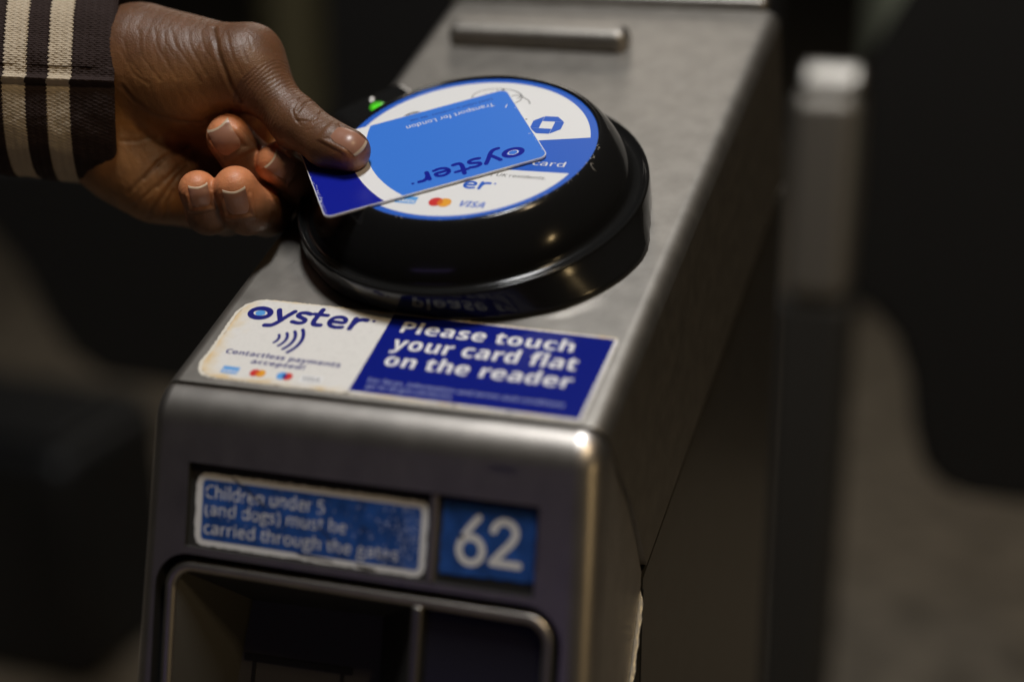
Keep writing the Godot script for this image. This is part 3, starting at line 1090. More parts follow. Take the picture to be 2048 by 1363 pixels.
	for k in 4:
		var pts := PackedVector2Array()
		for q in [Vector2(-2.5, 6.2), Vector2(2.7, 6.2), Vector2(5.8, 3.0), Vector2(5.8, 2.6), Vector2(-2.5, 2.6)]:
			pts.append(oc + q.rotated(-PI / 2 * k + deg_to_rad(2)))
		poly(mb, tp, pts, 0)
	put(mb, "bank_emblem", M.label_blue, lb)
	letters(".", tp, 16.2, 17.2, 20.6, 21.2, sans_bold, M.ink_black, lb)
	# contactless oval with hand, and the corner of a dark device mark, mostly under the card
	mb = MB.new()
	stroke(mb, tp, ellipse(-0.6, 35.6, 10.4, 6.6, 44), 0.35, 0, true)
	stroke(mb, tp, catmull(PackedVector2Array([Vector2(5.2, 41.0), Vector2(7.6, 39.6), Vector2(9.4, 37.4), Vector2(13.0, 34.6), Vector2(14.4, 32.2)]), 5), 0.35, 0.001)
	stroke(mb, tp, catmull(PackedVector2Array([Vector2(5.0, 37.2), Vector2(7.4, 38.0), Vector2(9.0, 37.0), Vector2(8.0, 35.6)]), 5), 0.35, 0.002)
	for i in 4:
		var arc := PackedVector2Array()
		for k in 9:
			var a := deg_to_rad(-36 + 72 * k / 8.0)
			arc.append(Vector2(-7.4 + (2.0 + 2.3 * i) * cos(a), 36.0 + (2.0 + 2.3 * i) * sin(a) * 1.1))
		stroke(mb, tp, arc, 0.9, 0.003 + 0.001 * i)
	put(mb, "contactless_mark", M.ink_black, lb)
	mb = MB.new()
	stroke(mb, tp, catmull(PackedVector2Array([Vector2(-32.6, 13), Vector2(-33.4, 16.8), Vector2(-31.0, 20.2), Vector2(-27.5, 21.0), Vector2(-22, 20.6), Vector2(-16, 19.8)]), 6), 1.0, 0)
	put(mb, "label_mark", M.ink_black, lb)
	# chips and dust along the rim
	mb = MB.new()
	var rng := RandomNumberGenerator.new()
	rng.seed = 77
	for i in 60:
		var a := deg_to_rad(rng.randf_range(-12.0, 62.0) if i < 40 else rng.randf_range(0, 180))
		var rr := rng.randf_range(50.1, 51.6)
		rbox(mb, Vector3(rr * cos(a), 32.82, rr * sin(a)), Vector3.ONE * rng.randf_range(0.16, 0.42), 0.07, Basis(Vector3.UP, a), 1)
	put(mb, "dust", M.torn, rd)
	mb = MB.new()
	var ring := PackedVector3Array()
	for k in 18:
		var a := TAU * k / 18.0
		if k < 13:
			ring.append(Vector3(52.6 + 1.1 * cos(a), 31.3 - 1.5 * cos(a), 7.4 + 1.1 * sin(a)) + Vector3(rng.randf_range(-0.1, 0.1), 0, rng.randf_range(-0.1, 0.1)))
	tube(mb, ring, 0.08, 6)
	put(mb, "chip", M.torn, rd)

# ------------------------------------------------------------------ the card
func build_card() -> void:
	var e := Vector3(0.80863, 0, -0.58832)
	var g := Vector3(-0.58819, 0.02079, -0.80846)
	var o := Vector3(-16.22, 33.05, 8.39)
	var c := thing("travel_card", "two tone blue travel card lying upside down on the reader under the thumb", "travel card", o)
	var pl := Plane2.new(o, e, g)
	var mb := MB.new()
	var body := round_rect(-42.8, -27, 42.8, 27, 3.2, 8)
	plate(mb, pl, body, 0.0, 0.76, true)
	put(mb, "card_body", M.card_edge, c)
	var rr := round_rect(-42.45, -26.65, 42.45, 26.65, 2.9, 8)
	var disc1 := ellipse(37.8, 0, 57.6, 57.6, 240)
	var disc2 := ellipse(45.0, 1.5, 71.2, 71.2, 260)
	var parts := [[Geometry2D.intersect_polygons(rr, disc1), M.card_light, "light_panel"], [Geometry2D.clip_polygons(Geometry2D.intersect_polygons(rr, disc2)[0], disc1), M.card_white, "white_band"], [Geometry2D.clip_polygons(rr, disc2), M.card_deep, "deep_panel"]]
	for q in parts:
		mb = MB.new()
		for pp in q[0]:
			poly(mb, pl, pp, 0.785)
		put(mb, q[2], q[1], c)
	var tp := Plane2.new(pl.at(0, 0, 0.80), -e, -g)
	word_mark(tp, -36.2, 8.6, 15.6, 5.9, M.card_deep, M.card_light, c, M.card_white)
	letters("Transport for London", tp, -35.0, 0.6, -20.2, -16.6, sans, M.card_white, c)
	letters("Issued subject to conditions - see over", tp, -35.8, -1.6, -23.4, -21.4, sans, M.ink_blue, c)
	# wear along the short edge and a nick
	mb = MB.new()
	var rng := RandomNumberGenerator.new()
	rng.seed = 9
	for i in 46:
		var y := rng.randf_range(-25, -3) if i < 34 else rng.randf_range(-26, 26)
		var x := -42.3 + absf(rng.randfn(0, 0.45)) if i < 40 else 42.2 - absf(rng.randfn(0, 0.6))
		var pp := PackedVector2Array()
		for j in 5:
			pp.append(Vector2(x, y) + Vector2.from_angle(TAU * j / 5) * rng.randf_range(0.08, 0.3))
		poly(mb, pl, pp, 0.80 + 0.001 * (i % 7))
	stroke(mb, pl, PackedVector2Array([Vector2(38.4, 13.5), Vector2(39.6, 15.2)]), 0.35, 0.81)
	put(mb, "wear_fleck", M.card_white, c)

# ------------------------------------------------------------------ the hand: joints with radii, joined by smooth minima, meshed as surface nets
const JOINTS := {
	"wa": [Vector3(-194.5, 46.2, 7.7), 27.0],
	"wb": [Vector3(-158.1, 43.3, -1.1), 28.0],
	"wa2": [Vector3(-193.5, 39.0, 13.5), 20.0],
	"wb2": [Vector3(-156.9, 34.6, 6.0), 20.0],
	"cmc": [Vector3(-136.9, 59.4, -2.5), 18.5],
	"mcp1": [Vector3(-91.4, 59.0, -3.7), 12.6],
	"ip1": [Vector3(-65.3, 44.5, 10.9), 8.5],
	"tip1": [Vector3(-38.4, 40.3, 21.7), 6.8],
	"kn": [Vector3(-87.2, 64.0, -10.1), 6.2],
	"pu": [Vector3(-48.8, 40.3, 19.5), 7.5],
	"th": [Vector3(-117.7, 54.3, -1.4), 17.5],
	"h0": [Vector3(-144.0, 24.5, 14.4), 17.0],
	"h1": [Vector3(-131.4, 15.7, 19.0), 13.5],
	"m2": [Vector3(-153.5, 47.9, -10.0), 14.0],
	"k2": [Vector3(-98.9, 13.8, -28.3), 12.0],
	"m3": [Vector3(-153.5, 39.0, -5.1), 14.0],
	"k3": [Vector3(-98.8, 2.6, -27.0), 12.0],
	"m4": [Vector3(-151.0, 30.3, 4.1), 14.0],
	"k4": [Vector3(-106.6, -3.5, -15.2), 11.5],
	"m5": [Vector3(-148.7, 23.3, 12.0), 14.0],
	"k5": [Vector3(-119.4, -1.6, 3.2), 11.0],
	"p2": [Vector3(-81.7, 2.8, -1.4), 10.0],
	"d2": [Vector3(-71.0, 18.0, 8.5), 9.2],
	"t2": [Vector3(-74.0, 29.0, 17.2), 8.3],
	"p3": [Vector3(-86.2, 6.9, 2.8), 10.3],
	"d3": [Vector3(-88.6, 24.6, 13.8), 9.8],
	"t3": [Vector3(-92.8, 39.3, 17.0), 9.0],
	"p4": [Vector3(-85.1, 5.8, 17.3), 10.2],
	"d4": [Vector3(-80.2, 19.8, 36.5), 9.6],
	"t4": [Vector3(-81.6, 30.3, 37.9), 8.6],
	"p5": [Vector3(-99.0, 8.3, 24.4), 9.0],
	"d5": [Vector3(-95.0, 19.8, 40.7), 8.4],
	"t5": [Vector3(-95.6, 31.2, 42.2), 7.5],
}
const BONES := [
	["wa", "wb", 0],
	["wa2", "wb2", 0],
	["wb", "cmc", 0],
	["cmc", "mcp1", 0],
	["cmc", "th", 0],
	["th", "mcp1", 0],
	["h0", "h1", 0],
	["h1", "k5", 0],
	["wb2", "h0", 0],
	["m2", "k2", 0],
	["m3", "k3", 0],
	["m4", "k4", 0],
	["m5", "k5", 0],
	["th", "k2", 0],
	["mcp1", "ip1", 1],
	["ip1", "tip1", 1],
	["mcp1", "kn", 1],
	["ip1", "pu", 1],
	["pu", "tip1", 1],
	["k2", "p2", 2],
	["p2", "d2", 2],
	["d2", "t2", 2],
	["k3", "p3", 3],
	["p3", "d3", 3],
	["d3", "t3", 3],
	["k4", "p4", 4],
	["p4", "d4", 4],
	["d4", "t4", 4],
	["k5", "p5", 5],
	["p5", "d5", 5],
	["d5", "t5", 5],
]
const CREASES := [
	[0.45, 0.8, [Vector3(-61.4, 54.2, 9.6), Vector3(-62.0, 53.2, 16.2), Vector3(-59.9, 51.1, 19.2), Vector3(-57.1, 49.7, 20.8), Vector3(-51.9, 50.9, 18.0), Vector3(-52.3, 50.0, 11.0)]],
	[0.90, 0.9, [Vector3(-58.9, 50.4, 5.0), Vector3(-58.9, 53.3, 12.0), Vector3(-59.7, 52.7, 16.4)]],
	[0.60, 0.8, [Vector3(-59.0, 50.6, 19.7), Vector3(-54.5, 50.7, 19.3), Vector3(-51.7, 50.7, 13.5)]],
	[0.50, 0.7, [Vector3(-57.3, 52.5, 10.7)]],
	[0.25, 0.6, [Vector3(-65.8, 55.2, 4.9)]],
	[0.30, 0.6, [Vector3(-65.1, 55.6, 11.0), Vector3(-64.1, 55.3, 8.3)]],
	[0.30, 0.7, [Vector3(-51.6, 50.2, 20.7), Vector3(-48.8, 50.5, 18.3), Vector3(-48.3, 49.9, 14.5)]],
	[0.25, 0.7, [Vector3(-54.2, 48.8, 22.7), Vector3(-48.8, 49.6, 22.1), Vector3(-45.3, 49.8, 19.4)]],
	[0.28, 1.0, [Vector3(-126.3, 78.4, 7.5), Vector3(-124.4, 75.5, 11.7), Vector3(-123.1, 72.3, 15.1), Vector3(-118.8, 68.6, 17.5), Vector3(-115.0, 64.5, 19.1)]],
	[0.28, 1.0, [Vector3(-121.2, 78.7, 4.7), Vector3(-116.9, 74.1, 12.0), Vector3(-113.7, 71.2, 14.3), Vector3(-110.9, 68.1, 16.1), Vector3(-108.6, 64.7, 17.3)]],
	[0.30, 1.0, [Vector3(-115.0, 78.0, 2.9), Vector3(-110.8, 74.5, 9.3), Vector3(-104.8, 69.5, 12.6), Vector3(-102.2, 66.0, 14.0), Vector3(-100.0, 62.2, 14.9)]],
	[0.30, 1.0, [Vector3(-108.9, 77.1, 0.8), Vector3(-104.3, 72.8, 8.6), Vector3(-100.6, 69.0, 11.4), Vector3(-97.6, 64.7, 13.4)]],
	[0.25, 0.9, [Vector3(-103.9, 76.1, -0.1), Vector3(-99.3, 72.5, 7.5), Vector3(-94.6, 68.9, 10.6)]],
	[1.30, 1.5, [Vector3(-99.7, 75.7, -2.7), Vector3(-95.1, 73.9, 4.6), Vector3(-92.6, 70.5, 9.0), Vector3(-90.0, 65.9, 11.9), Vector3(-88.3, 60.4, 13.4), Vector3(-85.9, 54.1, 13.5)]],
	[0.33, 1.0, [Vector3(-93.1, 75.4, -0.8), Vector3(-89.6, 73.4, 4.7), Vector3(-87.3, 70.4, 8.3), Vector3(-83.5, 64.2, 11.2)]],
	[0.28, 0.9, [Vector3(-87.2, 74.6, 0.1), Vector3(-83.8, 70.7, 5.6), Vector3(-81.9, 67.9, 7.6)]],
	[0.22, 0.8, [Vector3(-83.9, 73.5, -0.8), Vector3(-81.1, 70.3, 3.2)]],
	[0.28, 1.0, [Vector3(-131.9, 74.0, 14.7), Vector3(-128.9, 70.3, 17.1), Vector3(-126.1, 66.3, 19.1), Vector3(-119.8, 63.2, 20.2)]],
	[0.22, 0.9, [Vector3(-131.9, 77.1, 11.5), Vector3(-129.7, 73.9, 14.3), Vector3(-127.7, 70.6, 16.8), Vector3(-122.8, 66.4, 19.0)]],
	[0.17, 0.7, [Vector3(-118.1, 78.6, 2.8), Vector3(-114.6, 75.2, 9.5), Vector3(-110.5, 71.7, 12.8)]],
	[0.17, 0.7, [Vector3(-112.1, 77.8, 0.7), Vector3(-107.5, 73.7, 9.0), Vector3(-102.6, 68.1, 12.8)]],
	[1.00, 1.6, [Vector3(-131.9, 61.2, 20.7), Vector3(-128.3, 55.9, 21.2), Vector3(-124.9, 53.3, 21.4), Vector3(-121.7, 50.5, 21.1), Vector3(-116.6, 48.9, 20.7), Vector3(-112.4, 46.5, 19.0), Vector3(-108.6, 45.1, 16.9), Vector3(-105.3, 43.1, 14.0)]],
	[0.90, 1.3, [Vector3(-127.0, 26.6, 31.4), Vector3(-124.3, 29.0, 27.3), Vector3(-122.4, 30.6, 22.1), Vector3(-120.6, 29.9, 16.6), Vector3(-119.9, 28.1, 9.6), Vector3(-114.2, 28.8, 3.6)]],
	[0.80, 1.2, [Vector3(-122.4, 22.5, 31.2), Vector3(-119.6, 24.6, 26.6), Vector3(-118.0, 25.6, 20.5), Vector3(-117.9, 24.2, 11.4), Vector3(-116.6, 23.8, 3.6)]],
	[0.60, 1.2, [Vector3(-134.2, 21.5, 35.3), Vector3(-127.6, 26.7, 31.7), Vector3(-125.4, 28.8, 28.5), Vector3(-123.6, 30.4, 24.7)]],
	[1.10, 1.5, [Vector3(-130.9, 8.1, 33.6), Vector3(-125.7, 13.6, 34.3), Vector3(-122.4, 17.3, 32.7), Vector3(-119.4, 20.9, 29.1), Vector3(-117.7, 23.4, 23.9), Vector3(-117.0, 23.5, 15.8)]],
	[0.80, 1.3, [Vector3(-123.5, 8.2, 31.3), Vector3(-120.3, 15.6, 31.2), Vector3(-118.2, 19.2, 28.3)]],
	[0.50, 1.2, [Vector3(-136.1, 40.3, 26.9), Vector3(-130.9, 38.7, 23.7), Vector3(-126.2, 38.4, 18.5)]],
	[0.60, 1.2, [Vector3(-133.3, 15.6, 35.7), Vector3(-125.7, 21.2, 33.6), Vector3(-120.9, 24.9, 28.0)]],
]
const NAILS := [
	[Vector3(-31.7, 43.5, 24.6), Vector3(-42.1, 48.8, 22.7), Vector3(-30.8, 43.1, 22.0), Vector3(-33.8, 42.2, 28.0), Vector3(0.62, 0.66, 0.43)],
	[Vector3(-71.3, 34.1, 23.1), Vector3(-67.4, 30.1, 22.1), Vector3(-69.9, 35.6, 20.3), Vector3(-73.1, 32.1, 24.9), Vector3(0.47, 0.53, 0.71)],
	[Vector3(-92.5, 46.2, 22.7), Vector3(-88.0, 38.5, 24.6), Vector3(-89.5, 47.3, 19.4), Vector3(-96.9, 43.7, 23.7), Vector3(0.15, 0.63, 0.76)],
	[Vector3(-77.6, 32.8, 45.1), Vector3(-77.6, 27.4, 45.6), Vector3(-75.5, 36.2, 39.5), Vector3(-81.3, 33.4, 45.9), Vector3(0.49, 0.29, 0.83)],
	[Vector3(-91.4, 35.1, 47.1), Vector3(-91.3, 29.5, 48.3), Vector3(-90.2, 36.3, 42.7), Vector3(-94.5, 34.8, 48.8), Vector3(0.59, 0.42, 0.69)],
]
const CUFF := [Vector3(-149.8, 48.1, -3.5), Vector3(-201.0, 61.3, 20.1)]

const KG := [12.0, 5.0, 3.0, 3.0, 3.0, 3.0]
const KJ := [0.0, 9.0, 3.0, 1.5, 1.2, 1.0]
const CELL := 1.0
var BA := PackedVector3Array()
var BD := PackedVector3Array()
var BI := PackedFloat32Array()
var BR := PackedFloat32Array()
var BS := PackedFloat32Array()
var BG := PackedInt32Array()
var gd := PackedFloat32Array([0, 0, 0, 0, 0, 0])
var all_bones := PackedInt32Array()

func prepare_bones() -> void:
	for q in BONES:
		var a: Array = JOINTS[q[0]]
		var b: Array = JOINTS[q[1]]
		BA.append(a[0])
		BD.append(b[0] - a[0])
		BI.append(1.0 / (b[0] - a[0]).length_squared())
		BR.append(a[1])
		BS.append(b[1] - a[1])
		BG.append(q[2])
		all_bones.append(BG.size() - 1)

func field(p: Vector3, cand: PackedInt32Array) -> float:
	gd.fill(1e4)
	for i in cand:
		var ap := p - BA[i]
		var d := BD[i]
		var t := clampf(ap.dot(d) * BI[i], 0.0, 1.0)
		var x := (ap - d * t).length() - (BR[i] + BS[i] * t)
		var g := BG[i]
		var o := gd[g]
		if o > 9e3:
			gd[g] = x
		else:
			var k: float = KG[g]
			var h := clampf(0.5 + 0.5 * (x - o) / k, 0.0, 1.0)
			gd[g] = x + (o - x) * h - k * h * (1.0 - h)
	var r := gd[0]
	for g in range(1, 6):
		var x := gd[g]
		if x > 9e3:
			continue
		if r > 9e3:
			r = x
			continue
		var k: float = KJ[g]
		var h := clampf(0.5 + 0.5 * (x - r) / k, 0.0, 1.0)
		r = x + (r - x) * h - k * h * (1.0 - h)
	return r

func hand_net() -> MB:
	var lo := Vector3(1e9, 1e9, 1e9)
	var hi := -lo
	for k in JOINTS:
		var q: Array = JOINTS[k]
		lo = lo.min(q[0] - Vector3.ONE * (q[1] + 4))
		hi = hi.max(q[0] + Vector3.ONE * (q[1] + 4))
	lo.x = maxf(lo.x, -178.0)
	var B := 8
	var nb := Vector3i((hi - lo) / (CELL * B)) + Vector3i.ONE
	var nx := nb.x * B + 1
	var ny := nb.y * B + 1
	var nz := nb.z * B + 1
	var F := PackedFloat32Array()
	F.resize(nx * ny * nz)
	F.fill(1e3)
	var V := PackedInt32Array()
	V.resize(nx * ny * nz)
	V.fill(-1)
	var active: Array[Vector3i] = []
	var reach := CELL * B * 0.87
	for bx in nb.x:
		for by in nb.y:
			for bz in nb.z:
				var cen := lo + (Vector3(bx, by, bz) + Vector3(0.5, 0.5, 0.5)) * CELL * B
				var ds := PackedFloat32Array()
				var dm := 1e9
				for i in all_bones:
					var ap := cen - BA[i]
					var t := clampf(ap.dot(BD[i]) * BI[i], 0.0, 1.0)
					var x := (ap - BD[i] * t).length() - (BR[i] + BS[i] * t)
					ds.append(x)
					dm = minf(dm, x)
				if dm > reach + 5.0 or dm < -reach - 8.0:
					continue
				if absf(field(cen, all_bones)) > reach + 1.5:
					continue
				active.append(Vector3i(bx, by, bz))
				var cand := PackedInt32Array()
				for i in all_bones:
					if ds[i] < maxf(dm, 0.0) + 2.0 * reach + 12.0:
						cand.append(i)
				for i in B + 1:
					for j in B + 1:
						var at := ((bx * B + i) * ny + by * B + j) * nz + bz * B
						for k in B + 1:
							if F[at + k] > 9e2:
								F[at + k] = field(lo + Vector3(bx * B + i, by * B + j, bz * B + k) * CELL, cand)
	var mb := MB.new()
	var sx := ny * nz
	var corner := [0, 1, nz, nz + 1, sx, sx + 1, sx + nz, sx + nz + 1]
	var off := [Vector3(0, 0, 0), Vector3(0, 0, 1), Vector3(0, 1, 0), Vector3(0, 1, 1), Vector3(1, 0, 0), Vector3(1, 0, 1), Vector3(1, 1, 0), Vector3(1, 1, 1)]
	var edges := [[0, 1], [2, 3], [4, 5], [6, 7], [0, 2], [1, 3], [4, 6], [5, 7], [0, 4], [1, 5], [2, 6], [3, 7]]
	for b in active:
		for i in B:
			for j in B:
				for k in B:
					var at := ((b.x * B + i) * ny + b.y * B + j) * nz + b.z * B + k
					var s := 0
					for m in 8:
						if F[at + corner[m]] < 0.0:
							s += 1
					if s == 0 or s == 8:
						continue
					var sum := Vector3.ZERO
					var cnt := 0
					for e in edges:
						var fa := F[at + corner[e[0]]]
						var fb := F[at + corner[e[1]]]
						if (fa < 0.0) != (fb < 0.0):
							sum += (off[e[0]] as Vector3).lerp(off[e[1]], fa / (fa - fb))
							cnt += 1
					V[at] = mb.add(lo + (Vector3(b.x * B + i, b.y * B + j, b.z * B + k) + sum / cnt) * CELL)
	for b in active:
		for i in B:
			for j in B:
				for k in B:
					var at := ((b.x * B + i) * ny + b.y * B + j) * nz + b.z * B + k
					var f0 := F[at]
					for ax in 3:
						var st: int = [sx, nz, 1][ax]
						var u: int = [nz, 1, sx][ax]
						var w: int = [1, sx, nz][ax]
						if at - u - w < 0:
							continue
						var f1 := F[at + st]
						if f1 > 9e2 or (f0 < 0.0) == (f1 < 0.0):
							continue
						var a := V[at]
						var c := V[at - u]
						var d := V[at - u - w]
						var e := V[at - w]
						if a < 0 or c < 0 or d < 0 or e < 0:
							continue
						if f0 < 0.0:
							mb.quad(a, e, d, c)
						else:
							mb.quad(a, c, d, e)
	return mb

func relax(mb: MB, times: int) -> void:
	for pass_ in times:
		var sum := PackedVector3Array()
		sum.resize(mb.v.size())
		var cnt := PackedInt32Array()
		cnt.resize(mb.v.size())
		for i in range(0, mb.ix.size(), 3):
			var a := mb.ix[i]
			var b := mb.ix[i + 1]
			var c := mb.ix[i + 2]
			sum[a] += mb.v[b] + mb.v[c]
			sum[b] += mb.v[a] + mb.v[c]
			sum[c] += mb.v[b] + mb.v[a]
			cnt[a] += 2
			cnt[b] += 2
			cnt[c] += 2
		for i in mb.v.size():
			if cnt[i] > 0:
				mb.v[i] = mb.v[i].lerp(sum[i] / cnt[i], 0.5)

func subdivide(mb: MB) -> void:
	var mid := {}
	var old := mb.ix
	var out := PackedInt32Array()
	for i in range(0, old.size(), 3):
		var m := [0, 0, 0]
		for k in 3:
			var a := old[i + k]
			var b := old[i + (k + 1) % 3]
			var key := mini(a, b) * 1000000 + maxi(a, b)
			if not mid.has(key):
				mid[key] = mb.add((mb.v[a] + mb.v[b]) * 0.5 )
			m[k] = mid[key]
		out.append_array(PackedInt32Array([old[i], m[0], m[2], m[0], old[i + 1], m[1], m[2], m[1], old[i + 2], m[0], m[1], m[2]]))
	mb.ix = out

func seg_dist(p: Vector3, a: Vector3, b: Vector3) -> float:
	var d := b - a
	var t := clampf((p - a).dot(d) / maxf(d.length_squared(), 1e-6), 0.0, 1.0)
	return (p - a - d * t).length()

func build_person() -> void:
	prepare_bones()
	var o := thing("person", "hand of a person in a brown cuff with cream stripes, thumb pressing the travel card", "person", Vector3(-150, 40, 5))
	var mb := hand_net()
	relax(mb, 3)
	subdivide(mb)
	relax(mb, 1)
	mb.smooth()
	# nails: position, long axis, across, outward, length, half width
	var sizes := [[12.4, 4.0], [8.6, 4.2], [10.4, 4.8], [9.0, 4.3], [7.6, 3.6]]
	var nails := []
	for k in NAILS.size():
		var q: Array = NAILS[k]
		var t: Vector3 = (q[0] - q[1]).normalized()
		var n: Vector3 = (q[4] - t * q[4].dot(t)).normalized()
		var b := t.cross(n).normalized()
		var tip: Vector3 = q[0] + ((Vector3(0.937, -0.13, -0.32) * -0.2 + Vector3(-0.108, 0.773, -0.625) * 0.5) if k == 0 else Vector3.ZERO)
		nails.append({"tip": tip, "t": t, "b": b, "n": n, "len": sizes[k][0], "hw": sizes[k][1], "near": nearby(q[0], 26.0)})
	# skin: folds, creases and the beds of the nails
	var nz := FastNoiseLite.new()
	nz.seed = 3
	nz.frequency = 0.06
	nz.fractal_octaves = 3
	var fine := FastNoiseLite.new()
	fine.seed = 8
	fine.frequency = 0.35
	fine.fractal_octaves = 2
	var cc := []
	for q in CREASES:
		var m := Vector3.ZERO
		for p in q[2]:
			m += p
		m /= q[2].size()
		var r := 0.0
		for p in q[2]:
			r = maxf(r, m.distance_to(p))
		cc.append([m, r + 5.0])
	var cm: Vector3 = JOINTS.cmc[0]
	var mc: Vector3 = JOINTS.mcp1[0]
	var ip: Vector3 = JOINTS.ip1[0]
	var along := (mc - cm).normalized()
	var along2 := (ip - mc).normalized()
	var view := Vector3(0.33, 0.62, 0.71)
	var image_up := Vector3(-0.108, 0.773, -0.625)
	var palm_dir := (view * 0.75 - image_up * 0.75).normalized()
	var pad_dir := (image_up * 0.9 - Vector3(0.937, -0.13, -0.32) * 0.45 + view * 0.1).normalized()
	var dark := lin(0.128, 0.058, 0.027).srgb_to_linear()
	var pale := lin(0.34, 0.16, 0.055).srgb_to_linear()
	var pad := lin(0.60, 0.23, 0.10).srgb_to_linear()
	var red := lin(0.15, 0.066, 0.031).srgb_to_linear()
	mb.c.resize(mb.v.size())
	var disp := PackedFloat32Array()
	disp.resize(mb.v.size())
	for i in mb.v.size():
		var p := mb.v[i]
		var n := mb.n[i]
		var h := 0.0
		var shade := 1.0
		for k in CREASES.size():
			if p.distance_squared_to(cc[k][0]) > cc[k][1] * cc[k][1]:
				continue
			var pts: Array = CREASES[k][2]
			var d := 1e9
			for m in pts.size() - 1:
				d = minf(d, seg_dist(p, pts[m], pts[m + 1]))
			var w: float = CREASES[k][1] * 0.68
			if d < w * 3.5:
				var x := d / w
				h -= 0.45 * CREASES[k][0] * (exp(-x * x) - 0.12 * exp(-(x - 1.9) * (x - 1.9) * 1.2))
				shade -= 0.22 * exp(-x * x) * minf(1.0, CREASES[k][0])
		field(p, all_bones)
		var g := 0
		for k in range(1, 6):
			if gd[k] < gd[g]:
				g = k
		var thumb := smoothstep(-7.0, 7.0, gd[0] - gd[1])
		# fine folds over the base of the thumb, across its axis
		var u := (p - cm).dot(along)
		var fold := smoothstep(-12.0, 4.0, u) * (1.0 - smoothstep(40.0, 50.0, u)) * smoothstep(-0.2, 0.5, n.dot(view)) if g < 2 else 0.0
		if fold > 0.01:
			var wv := u * 1.55 + nz.get_noise_3dv(p * 0.8) * 5.0 + (p - cm).dot(image_up) * 0.25
			h -= fold * 0.07 * pow(absf(sin(wv * 0.5)), 6.0) - fold * 0.03
		if g == 1:
			var u2 := (p - mc).dot(along2)
			h += 0.07 * sin(u2 * 4.2 + nz.get_noise_3dv(p * 1.3) * 6.0) * smoothstep(0.0, 6.0, u2) * (1.0 - smoothstep(30.0, 36.0, u2))
		h += 0.06 * nz.get_noise_3dv(p * 2.0) + 0.03 * fine.get_noise_3dv(p)
		# nail folds
		for q in nails:
			var r: Vector3 = p - q.tip
			if r.length_squared() > 400.0 or n.dot(q.n) < 0.05:
				continue
			var s: float = -r.dot(q.t) / q.len
			var b: float = r.dot(q.b) / q.hw
			var e := maxf(absf(b) - 1.0, maxf(s - 1.0, -s - 0.05) * 1.6)
			if e < 0.0:
				h -= 0.35 * minf(1.0, -e * 5.0)
			elif e < 0.5 and s > 0.1:
				h += 0.45 * sin(PI * e / 0.5) * smoothstep(0.1, 0.35, s)
		disp[i] = h
		# colour of the skin itself: dark on the back, paler on the palm and pads
		var col: Color
		var mott := nz.get_noise_3dv(p * 1.1 + Vector3(50, 0, 0))
		if g == 0:
			var f := smoothstep(0.3, 1.0, n.dot(palm_dir) + 0.18 * mott)
			var low := smoothstep(8.0, -26.0, (p - cm).dot(image_up))
			col = dark.lerp(red.lerp(pale, low), f)
			col = col.lerp(dark.lerp(red, smoothstep(-0.1, 0.8, -n.dot(image_up) + 0.2 * mott)), thumb)
		elif g == 1:
			var f := smoothstep(0.3, 1.0, n.dot(palm_dir) + 0.18 * mott)
			col = dark.lerp(red, f).lerp(dark.lerp(red, smoothstep(-0.1, 0.8, -n.dot(image_up) + 0.2 * mott)), thumb)
			var tipd: float = p.distance_to(NAILS[0][0])
			col = col.lerp(red.lerp(pad, 0.4), (1.0 - smoothstep(4.0, 16.0, tipd)) * smoothstep(-0.3, 0.4, -n.dot(image_up)))
		else:
			var q: Dictionary = nails[g - 1]
			var s: float = -(p - q.tip).dot(q.t)
			var f := smoothstep(-0.45, 0.35, n.dot(pad_dir) + 0.15 * mott)
			f = maxf(f, 0.75 * (1.0 - smoothstep(2.0, 11.0, s)))
			col = dark.lerp(pad, f)
			if f < 0.6:
				col = col.lerp(dark, smoothstep(6.0, 16.0, s) * 0.6)
		shade *= 1.0 + 0.16 * mott + 0.10 * fine.get_noise_3dv(p * 0.7)
		mb.c[i] = Color(col.r * shade, col.g * shade, col.b * shade)
	for i in mb.v.size():
		mb.v[i] += mb.n[i] * disp[i]
	var hand := put(mb, "hand", M.skin, o)
	# the nails themselves
	for q in nails:
		var rows := []
		var tips := []
		for i in 15:
			var s := -0.10 + 1.08 * i / 14.0
			var row := PackedVector3Array()
			for j in 15:
				var b := -1.0 + 2.0 * j / 14.0
				var w := 1.0 if s < 0.62 else sqrt(maxf(0.0, 1.0 - pow((s - 0.62) / 0.44, 2.0)))
				w = maxf(w, 0.06)
				var tipcurve := (0.20 if q.len > 12.0 else -0.28) * b * b if s < 0.3 else 0.0
				var x: Vector3 = q.tip - q.t * (q.len * (s + tipcurve * (0.3 - s))) + q.b * (b * w * q.hw)
				var y: Vector3 = x + q.n * 7.0
				for m in 14:
					y -= q.n * (field(y, q.near) * 0.8)
					if (x - y).dot(q.n) > 6.0:
						break
				# the free edge keeps the nail's own curve instead of following the pad down
				var flat := (x - y).dot(q.n)
				row.append(y + q.n * (0.12 + (minf(maxf(0.0, flat - 0.3) * 0.4, 0.7) if s < 0.08 else 0.0) - 0.3 * smoothstep(0.8, 1.0, s)))
			rows.append(row)
		var nb := MB.new()
		nb.grid(rows.slice(1))
		put(nb, "nail", M.nail, hand)
		var nt := MB.new()
		var edge: PackedVector3Array = rows[0]
		var under := PackedVector3Array()
		for p in edge:
			under.append(p - q.n * 0.4)
		nt.grid([under, rows[0], rows[1]])
		put(nt, "nail_edge", M.nail_tip, hand)
	build_sleeve(o)

func nearby(p: Vector3, r: float) -> PackedInt32Array:
	var out := PackedInt32Array()
	for i in all_bones:
		if seg_dist(p, BA[i], BA[i] + BD[i]) - maxf(BR[i], BR[i] + BS[i]) < r:
			out.append(i)
	return out

